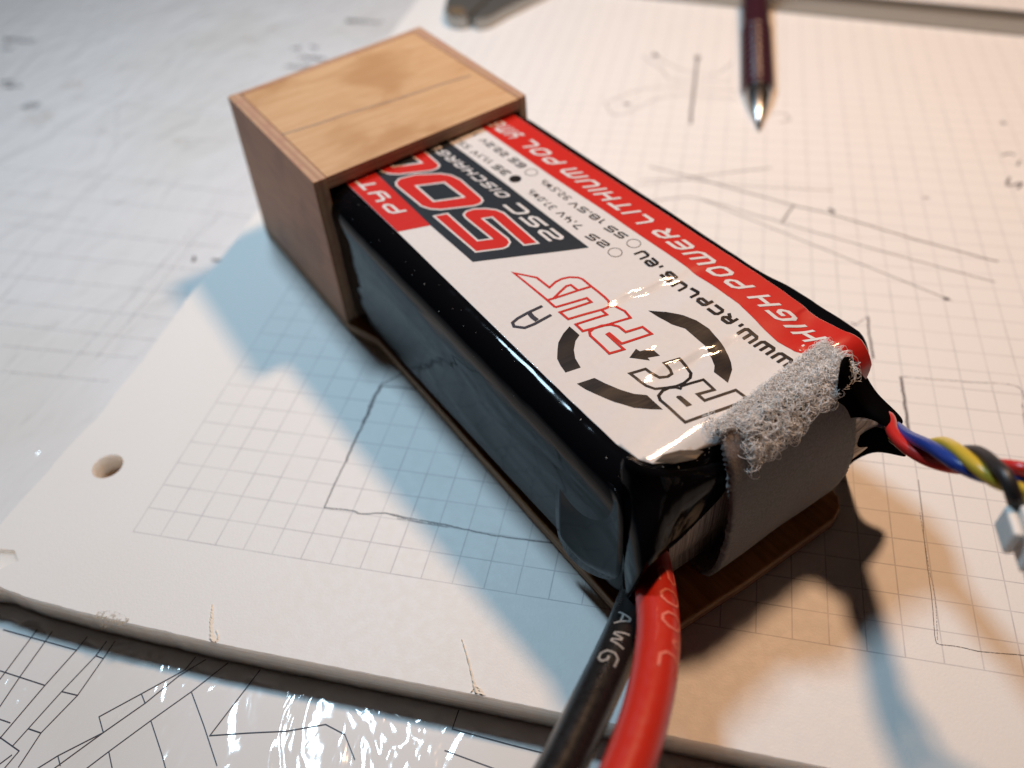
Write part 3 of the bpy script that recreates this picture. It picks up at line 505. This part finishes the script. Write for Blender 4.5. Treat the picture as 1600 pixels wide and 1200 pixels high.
word('WWW.', 'WWW.', M['ink'], 2.1, .1, .27, 1.2, .3); word('RCPLUS', 'RCPLUS', M['ink'], 2.1, .1, .27, 1.2, .34); word('EU', '.eU', M['ink'], 2.0, .15, .24, 1.2, .34)
for k, t_ in (('2S', '2S'), ('3S', '3S'), ('5S', '5S'), ('6S', '6S')): word(k, t_, M['ink'], 1.6, .3, .215, 1.3, .28, .03)
for k, t_ in (('7.4V', '7.4V'), ('11.1V', '11.1V'), ('18.5V', '18.5V'), ('22.2V', '22.2V')): word(k, t_, M['ink'], 1.5, .1, .20, 1.2, .28, .03)
for k, t_ in (('37.0Wh', '37.0wh'), ('55.5Wh', '55.5wh'), ('92.5Wh', '92.5wh'), ('111Wh', '111wh')): word(k, t_, M['ink'], 1.45, .1, .145, .66, .25, .03)
def ring(c, r, wd=0):
    pts = [(c[0] + r * math.cos(a), c[1] + r * math.sin(a)) for a in [2 * math.pi * i / 28 for i in range(28)]]
    return miter(pts, wd, True) if wd else [pts]
for k in 'abcd':
    c = ART['circ'][k]; pr("spec_dot" if k == 'a' else "spec_ring", ring(c, 1.12, 0 if k == 'a' else .13), M['ink'], .03)
lw = .42
pr("plus_logo", sum([miter(ART[k], lw, False) for k in ('S_a',)], []), M['red'], .030, hstep=0); pr("plus_logo", miter(ART['S_b'], lw), M['red'], .036)
pr("plus_logo", miter(ART['U_a'], lw), M['red'], .042); pr("plus_logo", miter(ART['U_b'], lw), M['red'], .048); pr("plus_logo", miter(ART['L_a'], lw), M['red'], .054); pr("plus_logo", miter(ART['P_a'], lw, True), M['red'], .060)
pr("ring_logo", miter(ART['C_a'], .46, True), M['ink'], .030); pr("ring_logo", miter(ART['R_a'], .46, False), M['ink'], .036); pr("ring_logo", [ART['R_f']], M['ink'], .042)
for k in ('arc_l', 'arc_b', 'arc_r', 'arrow'): pr("arrow_mark" if k == 'arrow' else "logo_arc", [ART[k]], M['ink'], .03)
pr("pen_mark", miter(ART['pen_a'], .50), M['pen'], .05); pr("pen_mark", miter(ART['pen_b'], .75), M['pen'], .056)
cres = [(1022, 722, 80.7), (1036, 710, 80.9), (1062, 703, 81.2), (1092, 703, 81.6), (1110, 708, 82.0), (1088, 717, 82.0), (1054, 724, 81.6)]
P_ = [PS(*q) for q in cres]; c_ = sum(P_, Vector()) / len(P_) + Vector((.1, 0, .1)); mk("label_underside", P_ + [c_], [[i, (i + 1) % 7, 7] for i in range(7)], M['under'], label)
# body ------------------------------------------------------------------
def body_ring(a, grow=0.):
    s, dr = front(a); i = dr * .9; tl = 1.7 + .01 * s + i * .75; tr = min(46.1 + .03 * s, 45.0 + max(0, s + 2) * .4) - i * .55 + .9 * sstep(60, 68, s) * (1 - sstep(76, 84, s)); zb = 3.0 + i * .25
    pts = []
    for k in range(8): th = math.pi / 2 * k / 8; r = 2.2; pts.append((tl + r - r * math.cos(th) if False else tl + r * (1 - math.sin(math.pi / 2 - th)) if False else tl + r - r * math.cos(math.pi / 2 - th), zb + r - r * math.sin(math.pi / 2 - th)))
    out = []
    for t, z in reversed(pts): pass
    L = []
    # left side from the bottom up
    r = 2.2
    for k in range(6): th = math.pi / 2 * k / 5; L.append((tl + r - r * math.sin(th), zb + r - r * math.cos(th)))
    zl = ztop(min(s, 84), 6.3) - dr - 4.7
    for k in range(1, 6): zz = zb + r + (zl - zb - r) * k / 6; L.append((tl + .35 * math.sin(math.pi * k / 6) * 0 + .25 * noise.noise(Vector((s * .06, zz * .12, 1))), zz))
    for k in range(9): th = math.pi / 2 * k / 8; L.append((tl + 4.6 * (1 - math.cos(th)), None, 4.7 * (1 - math.sin(th))))
    t0 = tl + 4.6; t1 = tr - 1.6
    for k in range(1, 22): t = t0 + (t1 - t0) * k / 22; L.append((t, None, 0))
    for k in range(9): th = math.pi / 2 * k / 8; L.append((t1 + 1.6 * math.sin(th), None, 1.6 * (1 - math.cos(th))))
    zr = ztop(min(s, 84), t1) - dr - 1.6
    for k in range(1, 6): zz = zr + (zb + r - zr) * k / 6; L.append((tr, zz))
    for k in range(6): th = math.pi / 2 * k / 5; L.append((tr - r + r * math.cos(th), zb + r - r * math.sin(th)))
    V_ = []
    for q in L:
        if len(q) == 2: V_.append(Vector((s, q[0], q[1])))
        else: V_.append(Vector((s, q[0], ztop(min(s, 84), q[0]) - dr - q[2])))
    return V_
rings = [-40, -38, -30, -20, -10, -4, 0] + [i * 2.0 for i in range(1, 25)] + [49 + i * .9 for i in range(32)] + [A0 + RF * math.pi / 2 * k / 9 for k in range(1, 10)]
rings = sorted(set(rings)); RV = [body_ring(a) for a in rings]; nr_ = len(RV[0])
vs = [v for r in RV for v in r]; fs = []
for i in range(len(RV) - 1):
    for k in range(nr_): fs.append([i * nr_ + k, i * nr_ + (k + 1) % nr_, (i + 1) * nr_ + (k + 1) % nr_, (i + 1) * nr_ + k])
last = (len(RV) - 1) * nr_
capc = sum((vs[last + k] for k in range(nr_)), Vector()) / nr_; 
# domed front cap in a few rings
prev = list(range(last, last + nr_))
for q, bul in ((.8, .35), (.55, .7), (.25, .95)):
    b = len(vs)
    for k in range(nr_): vs.append(capc + (vs[last + k] - capc) * q + Vector((bul, 0, 0)))
    for k in range(nr_): fs.append([prev[k], prev[(k + 1) % nr_], b + (k + 1) % nr_, b + k])
    prev = list(range(b, b + nr_))
fs.append(prev); fs.append(list(range(nr_))[::-1])
def body_bm():
    bm = bmesh.new(); vv = [bm.verts.new(v) for v in vs]
    for f in fs: bm.faces.new([vv[i] for i in f])
    bmesh.ops.recalc_face_normals(bm, faces=bm.faces[:]); return bm
def hole_test(c):    # where the wrap is open at the front end (local s,t,z)
    return c.x > 80.5 and c.y > 9.2 and c.z < min(14.4 + (c.y - 8.7) * .75, 21.5) and not (c.y > 43.5 and c.z > 16)
bm = body_bm()
for (t1_, z1_, t2_, z2_) in ((8.7, 14.4, 18.2, 21.5), (0, 21.5, 60, 21.5), (9.2, 0, 9.2, 40), (43.5, 0, 43.5, 40)):
    g = [f for f in bm.faces if f.calc_center_median().x > 79]; ge = list({e for f in g for e in f.edges}); gv = list({v for f in g for v in f.verts})
    d = Vector((0, t2_ - t1_, z2_ - z1_)).normalized(); bmesh.ops.bisect_plane(bm, geom=gv + ge + g, plane_co=(80, t1_, z1_), plane_no=(0, -d.z, d.y), dist=1e-5)
kill = [f for f in bm.faces if hole_test(f.calc_center_median())]; bmesh.ops.delete(bm, geom=kill, context='FACES')
wrap = from_bm("shrink_wrap", bm, M['wrap'], bat, smooth=True); add_mod(wrap, 'SOLIDIFY', thickness=.35 * MM, offset=-1); bm.free()
bm = body_bm(); bmesh.ops.delete(bm, geom=[f for f in bm.faces if f.calc_center_median().x < 76], context='FACES')
for v in bm.verts:
    n = v.normal; v.co -= n * .55 + Vector((.5, 0, 0)); v.co.x += .35 * math.sin(v.co.y * .9)
from_bm("cell_pouch", bm, M['pouch'], bat, smooth=True); bm.free()
def loft(name, rows, mt, parent, th=.3, sub=2, smooth=True):
    P = [[PS(*q) for q in r] for r in rows]; n = len(P[0]); vs = [p for r in P for p in r]; fs = [[i * n + k, i * n + k + 1, (i + 1) * n + k + 1, (i + 1) * n + k] for i in range(len(P) - 1) for k in range(n - 1)]
    o = mk(name, vs, fs, mt, parent, smooth=smooth); add_mod(o, 'SUBSURF', levels=sub, render_levels=sub)
    if th: add_mod(o, 'SOLIDIFY', thickness=th * MM, offset=0)
    return o
loft("wrap_flap", [[(968, 704, 77.6), (988, 720, 79.6), (1020, 734, 81.5), (1060, 736, 82.4), (1100, 728, 82.9), (1140, 716, 83.3)], [(970, 800, 80.6), (986, 790, 82.0), (1020, 785, 83.6), (1062, 775, 84.3), (1100, 756, 84.5), (1138, 736, 84.6)],
    [(973, 880, 83.0), (986, 850, 84.6), (1018, 828, 86.2), (1058, 815, 85.4), (1095, 785, 84.9), (1136, 753, 84.7)], [(977, 956, 85.4), (996, 904, 87.8), (1026, 869, 87.8), (1052, 853, 86.0), (1091, 812, 85.1), (1134, 768, 84.8)]], M['wrap2'], bat)
loft("side_film", [[(870, 680, 66), (905, 720, 71), (940, 745, 76), (975, 770, 81.5)], [(868, 780, 68), (905, 815, 73), (940, 830, 78), (974, 848, 83)], [(868, 842, 69), (900, 885, 74), (935, 903, 79), (972, 912, 83.8)]], M['wrap'], bat, .12)
loft("wrap_flap", [[(1318, 548, 83), (1312, 580, 85), (1308, 620, 85.4), (1304, 655, 85.2)], [(1345, 572, 82), (1340, 604, 85.6), (1334, 630, 86.6), (1328, 652, 86.6)],
    [(1364, 612, 84.5), (1360, 628, 87.6), (1353, 640, 88.3), (1347, 650, 88)], [(1391, 636, 87.5), (1386, 645, 90), (1377, 652, 90.6), (1366, 656, 90)], [(1410, 655, 89.8), (1410, 663, 91.6), (1402, 670, 92.4), (1388, 670, 91.8)]], M['wrap3'], bat)
loft("wrap_flap", [[(1300, 700, 83.5), (1300, 735, 83.5), (1302, 765, 82)], [(1320, 696, 85), (1320, 718, 85), (1320, 727, 83.5)], [(1348, 676, 88), (1350, 692, 88.4), (1350, 709, 86)], [(1374, 664, 89.6), (1385, 686, 91), (1376, 702, 89)], [(1392, 684, 91.6), (1408, 702, 92.6), (1424, 717, 92.4)]], M['wrap3'], bat)
loft("pouch_corner", [[(1300, 648, 85.0), (1300, 700, 84.4), (1302, 742, 83.2)], [(1335, 648, 86.6), (1335, 684, 87.0), (1330, 716, 86.2)], [(1374, 652, 89.2), (1372, 668, 89.5), (1364, 694, 88.6)]], M['pouch'], bat)
# power cables ----------------------------------------------------------
def cable(name, pts, r, mt, lab):
    path = catmull([to_loc(p) for p in pts], 10); o = mk(name, *tube(path, r, 28, .015), mt, bat, smooth=True, label=lab); return o, path
def cable_print(o, path, r, txt, h, start, mt, ang, adv=1):
    polys, wd = word_polys(txt, .12, .88, .42, .24); fr = frames(path); L = [0]
    for a_, b_ in zip(path, path[1:]): L.append(L[-1] + (b_ - a_).length)
    def at(d):
        i = max(j for j in range(len(L)) if L[j] <= d) if d > 0 else 0; i = min(i, len(fr) - 2); k = (d - L[i]) / max(L[i + 1] - L[i], 1e-6)
        return [fr[i][q] * (1 - k) + fr[i + 1][q] * k for q in range(4)]
    vs, fs = [], []
    for j, P in enumerate(polys):
        A_, B_, C_, D_ = P; nseg = 3
        for e in range(nseg):
            quad = [A_.lerp(D_, e / nseg), B_.lerp(C_, e / nseg), B_.lerp(C_, (e + 1) / nseg), A_.lerp(D_, (e + 1) / nseg)]; b = len(vs)
            for q in quad:
                p, t, bb, nn = at(start + q.x * h); a_ = ang - (q.y - .5) * h / r; vs.append(p + (bb * math.sin(a_) + nn * math.cos(a_)) * (r + .05 + .004 * (j % 4)))
            fs.append([b, b + 1, b + 2, b + 3])
    mk("printing", vs, fs, mt, o)
co, cp = cable("power_cable", [(80.2, 17, 9.2), (82.0, 9.5, 10.6)] + DATA['cables']['red'][1:], 2.72, M['cred'], "thick red silicone power cable"); cable_print(co, cp, 2.72, "200oC", 3.0, 20.5, M['printc'], -.62)
co, cp = cable("power_cable", [(82.0, 16, 6.4), (83.0, 8.5, 7.2)] + DATA['cables']['black'][1:], 2.62, M['cblk'], "thick black silicone power cable"); cable_print(co, cp, 2.62, "awG", 2.5, 25.0, M['printg'], .05)
# balance wires ---------------------------------------------------------
ZX = [(1340, 18.5), (1366, 20), (1400, 22.5), (1425, 25), (1465, 28.5), (1510, 31.5), (1560, 33.5), (1600, 34.3), (1700, 35)]
def zx(x):
    for (a_, b_), (c_, d_) in zip(ZX, ZX[1:]):
        if x <= c_: return b_ + (d_ - b_) * (x - a_) / (c_ - a_)
    return 35
WR = {'wred': ("red", [(1372, 655, -.5), (1388, 652, 0), (1395, 675, .6), (1411, 695, .4), (1442, 715, -.5), (1476, 727, -1), (1510, 731, -1.2), (1535, 729, -1), (1566, 728, -.4), (1600, 733, 0), (1650, 742, 0), (1674, 775, 0), (1664, 802, -.3)]),
 'wblue': ("blue", [(1374, 660, -1), (1397, 666, -.6), (1420, 682, 0), (1454, 698, .8), (1487, 720, .9), (1521, 738, .3), (1555, 747, -.4), (1600, 748, -.6), (1632, 756, -.6), (1645, 778, -.3), (1640, 803, -.3)]),
 'wyel': ("yellow", [(1376, 668, -1.4), (1400, 682, -1.4), (1431, 701, -1), (1456, 695, -.4), (1476, 693, .2), (1499, 706, .9), (1528, 731, 1.), (1555, 751, .6), (1588, 763, .2), (1610, 775, 0), (1616, 803, -.3)]),
 'wblk': ("black", [(1380, 672, -2), (1420, 700, -2), (1460, 716, -1.6), (1487, 711, -.9), (1510, 706, 0), (1532, 709, .8), (1555, 727, 1.4), (1573, 747, 1.6), (1584, 776, 1), (1592, 803, -.3)])}
for k, (cn, pts) in WR.items():
    path = catmull([to_loc(PZ(x, y, zx(x) + dz * 2.0)) for x, y, dz in pts], 8); mk("balance_wire", *tube(path, .84, 14), M[k], bat, smooth=True, label="thin %s balance wire twisted with the others" % cn)
# white plug: lies at the wire ends
cw = PZ(1663, 800, 34.0); ax = Vector((1, .10, 0)).normalized(); ay = Vector((.10, -1, -.05)).normalized(); az = ax.cross(ay); az = az if az.z > 0 else -az
def boxes(name, bl, mt, parent, bev=.25):
    vs, fs = [], []
    for (x0, x1, y0, y1, z0, z1) in bl:
        b = len(vs)
        for z in (z0, z1):
            for x, y in ((x0, y0), (x1, y0), (x1, y1), (x0, y1)): vs.append(to_loc(cw + ax * x + ay * y + az * z))
        fs += [[b + i for i in f] for f in ([3, 2, 1, 0], [4, 5, 6, 7], [0, 1, 5, 4], [1, 2, 6, 5], [2, 3, 7, 6], [3, 0, 4, 7])]
    bm = bmesh.new(); vv = [bm.verts.new(v) for v in vs]; [bm.faces.new([vv[i] for i in f]) for f in fs]; bmesh.ops.recalc_face_normals(bm, faces=bm.faces[:])
    o = from_bm(name, bm, mt, parent, label="white plastic balance plug" if name == "balance_plug" else None); add_mod(o, 'BEVEL', width=bev * MM, segments=2, limit_method='ANGLE'); bm.free(); return o
plug = boxes("balance_plug", [(-5.4, 7.4, .8, 6.4, -2.6, 2.2), (-6.5, -5.45, .3, 4.2, -2.6, 1.2), (7.45, 8.5, .3, 4.2, -2.6, 1.2), (-5.2, 7.2, 6.45, 8.2, -2.4, 1.2), (-5.2, -3.4, 8.25, 9.4, -2.4, -.6)], M['conn'], bat, .35)
boxes("plug_rib", [(-3.4, -2.4, 1.4, 6.0, 2.25, 3.0), (-.6, .4, 1.4, 6.0, 2.25, 3.0), (2.2, 3.2, 1.4, 6.0, 2.25, 3.0), (5., 6.0, 1.4, 6.0, 2.25, 3.0)], M['conn'], plug, .15)
# dust and scratches on the wrap
rnd = random.Random(5); vs2, fs2 = [], []
def speck(p, n, ln_, wd_):
    a_ = n.cross(Vector((rnd.uniform(-1, 1), rnd.uniform(-1, 1), rnd.uniform(-1, 1)))).normalized(); b_ = n.cross(a_); b = len(vs2)
    for x, y in ((-1, -1), (1, -1), (1, 1), (-1, 1)): vs2.append(p + n * .05 + a_ * x * ln_ + b_ * y * wd_)
    fs2.append([b, b + 1, b + 2, b + 3])
for i in range(26):
    s_ = rnd.uniform(4, 80); t_ = rnd.uniform(2.3, 6.0); p = Lmap(s_, t_, 0); n = Lnor(s_, t_); l_ = rnd.choice((.025, .03, .04, .13)); speck(p + n * .02, n, l_, .02)
for i in range(50):
    a_ = rnd.uniform(79, 86); t_ = rnd.uniform(9, 17); p = Lmap(a_, t_, 0); n = Lnor(a_, t_); l_ = rnd.choice((.03, .04, .05, .14)); speck(p + n * .05, n, l_, .025)
mk("dust_specks", vs2, fs2, M['dust'], bat, kind='stuff')
# ------------------------------------------------------------------ strap
strap = empty("velcro_strap", O, ANG, "grey hook and loop strap with fuzzy curled loops, wrapped over the battery front", "strap")
SP = catmull([(78.6, 0, 29.0), (80.6, 0, 28.8), (82.6, 0, 28.0), (84.6, 0, 26.2), (86.2, 0, 22.8), (87.2, 0, 18), (87.7, 0, 13), (87.7, 0, 9), (87.1, 0, 6), (86.2, 0, 4.2), (84.6, 0, 3.2), (80, 0, 2.9), (74, 0, 2.9)], 6)
SL = [0]
for a_, b_ in zip(SP, SP[1:]): SL.append(SL[-1] + (b_ - a_).length)
def sp_at(v):
    if v <= 0: return SP[0] + (SP[0] - SP[1]).normalized() * -v, (SP[1] - SP[0]).normalized()
    for i in range(len(SL) - 1):
        if v <= SL[i + 1]: k = (v - SL[i]) / (SL[i + 1] - SL[i]); return SP[i].lerp(SP[i + 1], k), (SP[i + 1] - SP[i]).normalized()
    return SP[-1], (SP[-1] - SP[-2]).normalized()
def lerpt(tab, v):
    for (a_, b_), (c_, d_) in zip(tab, tab[1:]):
        if v <= c_: return b_ + (d_ - b_) * max(0, v - a_) / (c_ - a_)
    return tab[-1][1]
TLE = [(0, 20.0), (3, 18.6), (6, 17.4), (10, 16.8), (15, 16.7), (20, 16.4), (25, 15.6), (29, 15.4), (60, 15.4)]
TRE = [(0, 41.6), (4, 41.6), (8, 41.0), (14, 41.0), (20, 41.6), (24, 41.4), (28, 40.0), (60, 39.5)]
def strap_pt(v, q, h=0):
    v0 = v - 0.0 * q; p, d = sp_at(v0); tl, tr = lerpt(TLE, v), lerpt(TRE, v); n = Vector((-d.z, 0, d.x)); n = n if n.dot(Vector((1, 0, .6))) > 0 or v > 30 else -n
    if v > 30: n = Vector((0, 0, -1))
    t = tl + (tr - tl) * q; sag = -.9 * (math.exp(-(q / .07) ** 2)) * sstep(5, 12, v) * 0
    zag = 0
    if q in (0., 1.): zag = (.16 * (1 if int(v / .35) % 2 else -1) + .12 * noise.noise(Vector((v * 1.5, q * 9, 0))))
    wob = .22 * noise.noise(Vector((v * .12, t * .12, 4)))
    return p + n * (h + wob + .35 * math.exp(-((1 - q) / .12) ** 2) * 0) + Vector((sag, t + zag, 0))
vN = [i * .35 for i in range(int(SL[-1] / .35))]; qN = [0.] + [i / 26 for i in range(1, 26)] + [1.]
vs = [strap_pt(v + (-2.0 * (1 - q) * (1 - min(v / 4, 1)) * -1), q) for v in vN for q in qN]; nq = len(qN)
fs = [[i * nq + k, i * nq + k + 1, (i + 1) * nq + k + 1, (i + 1) * nq + k] for i in range(len(vN) - 1) for k in range(nq - 1)]
band = mk("strap_band", vs, fs, M['strap'], strap, smooth=True); add_mod(band, 'SOLIDIFY', thickness=.75 * MM, offset=0)
rnd = random.Random(21); vs3, fs3 = [], []
def loop_at(p, n, r, th, squash, k0=0., k1=1., seg=11):
    a_ = n.cross(Vector((rnd.uniform(-1, 1), rnd.uniform(-1, 1), rnd.uniform(-1, 1)))).normalized(); tilt = rnd.uniform(-.9, .9); nn = (n + a_.cross(n) * tilt).normalized(); c = p + nn * r * .75; pts = []
    for i in range(seg + 1):
        g = 2 * math.pi * (k0 + (k1 - k0) * i / seg) - math.pi / 2; pts.append(c + a_ * math.cos(g) * r * squash + nn * math.sin(g) * r + a_.cross(nn) * (i / seg - .5) * r * .8)
    v_, f_ = tube(pts, th, 3); b = len(vs3); vs3.extend(v_); fs3.extend([[b + i for i in f] for f in f_[:-2]])
for i in range(6400):
    q = rnd.random(); lim = 10.2 - 4.2 * q + 1.8 * noise.noise(Vector((q * 7, 0, 0))); fine = i < 4600; v = rnd.random() * 4.2 - .4 if fine else 3.0 + rnd.random() * (lim - 3.0)
    if q < .13 and v > 3.2 - rnd.random(): continue
    p = strap_pt(max(v, 0) + 2.0 * (1 - q) * (1 - min(max(v, 0) / 4, 1)), min(max(q, .001), .999), .3); _, d = sp_at(v); n = Vector((-d.z, 0, d.x)); n = n if n.z > 0 or n.x > 0 else -n
    r = rnd.choice((.26, .33, .42, .52)) if fine else rnd.choice((.48, .6, .75, .95)); loop_at(p, (n + Vector((rnd.uniform(-.6, .6), rnd.uniform(-.6, .6), rnd.uniform(-.3, .5)))).normalized(), r, .026 if fine else .038, rnd.uniform(.6, 1.1))
for i in range(34):   # stray loops on the edges
    q = rnd.choice((.001, .999, .999)); v = rnd.uniform(0, 3 if q < .5 else 9); p = strap_pt(v, q, .2); loop_at(p, Vector((rnd.uniform(-.1, .6), -1 if q < .5 else 1, rnd.uniform(-.2, .4))).normalized(), rnd.uniform(.5, 1.1), .035, rnd.uniform(.5, .9))
mk("fuzzy_loops", vs3, fs3, M['fuzz'], strap, smooth=True, kind='stuff')
# ------------------------------------------------------------------ mechanical pencil
tip = PZ(1186, 204, .6); ax_ = Vector((95.2 - 97.9, 224.7 - 138.9, 0)); tail = Vector((95.2, 224.7, 4.6)); d = (tail - tip).normalized()
pen = empty("mechanical_pencil", (tip.x, tip.y, 0), 0, "plum mechanical pencil with ringed grip and metal tip, pointing at the camera", "pencil")
off = (tip.x, tip.y, 0)
LEN = 138
v_, f_ = lathe(tip, d, [(0, .25), (2.2, .3), (2.3, .85), (6, 1.1), (6.4, 1.5), (16, 3.5), (19, 3.75)], 28); mk("metal_tip", v_, f_, M['chrome'], pen, smooth=True, off=off)
prof = [(18.8, 3.7), (19.4, 4.0), (21, 4.1)]
for k in range(9): x = 21.5 + k * 3.9; prof += [(x, 3.9), (x + .35, 4.25), (x + 1.0, 4.5), (x + 1.9, 4.55), (x + 2.7, 4.3), (x + 3.1, 3.9)]
prof += [(57, 4.1), (60, 4.2), (120, 4.1), (122, 3.9)]
v_, f_ = lathe(tip, d, prof, 32); mk("barrel", v_, f_, M['plum'], pen, smooth=True, off=off)
v_, f_ = lathe(tip, d, [(122, 2.6), (130, 2.6), (131, 2.2)], 20); mk("push_button", v_, f_, M['chrome'], pen, smooth=True, off=off)
# ------------------------------------------------------------------ caliper behind
cal = empty("vernier_caliper", (0, 222, 0), 0, "steel caliper with closed jaws and thumb roller, lying across the far end of the pad", "caliper")
off = (0, 222, 0)
def part(name, poly, z0, z1, mt, bev=.5):
    v_, f_ = prism(poly, z0, z1); o = mk(name, v_, f_, mt, cal, off=off); add_mod(o, 'BEVEL', width=bev * MM, segments=2, limit_method='ANGLE'); return o
part("beam", [(24, 239.5), (67.7, 230.1), (120, 219.4), (173.1, 208.6), (240, 195), (241.4, 201.5), (174.4, 215.2), (69, 236.7), (25, 246.5)], .3, 5.0, M['steel'])
part("fixed_jaw", [(-8.3, 229), (-6.6, 218), (-4.6, 208.5), (-1.5, 203.4), (2.6, 201.9), (4.8, 203.5), (5.2, 208), (7.2, 217), (9, 229), (12, 246), (-8, 248)], .3, 4.2, M['steel'])
part("jaw_face", [(-3.8, 208), (-1, 204), (2.4, 202.9), (3.6, 206), (1, 210)], 4.22, 4.6, M['bronze'], .2)
part("sliding_jaw", [(6.0, 207.5), (6.2, 203.5), (8.6, 201.8), (11.6, 203.6), (15.5, 212), (21, 221.5), (25.5, 229), (32, 245), (13, 247), (10, 229), (8, 217)], .3, 3.8, M['steel'])
v_, f_ = lathe((58.9, 231.0, .8), (0, 0, 1), [(0, 8.0), (.6, 8.6), (4.6, 8.6), (5.4, 8.0)], 40); mk("thumb_roller", v_, f_, M['dkmetal'], cal, smooth=False, off=off)
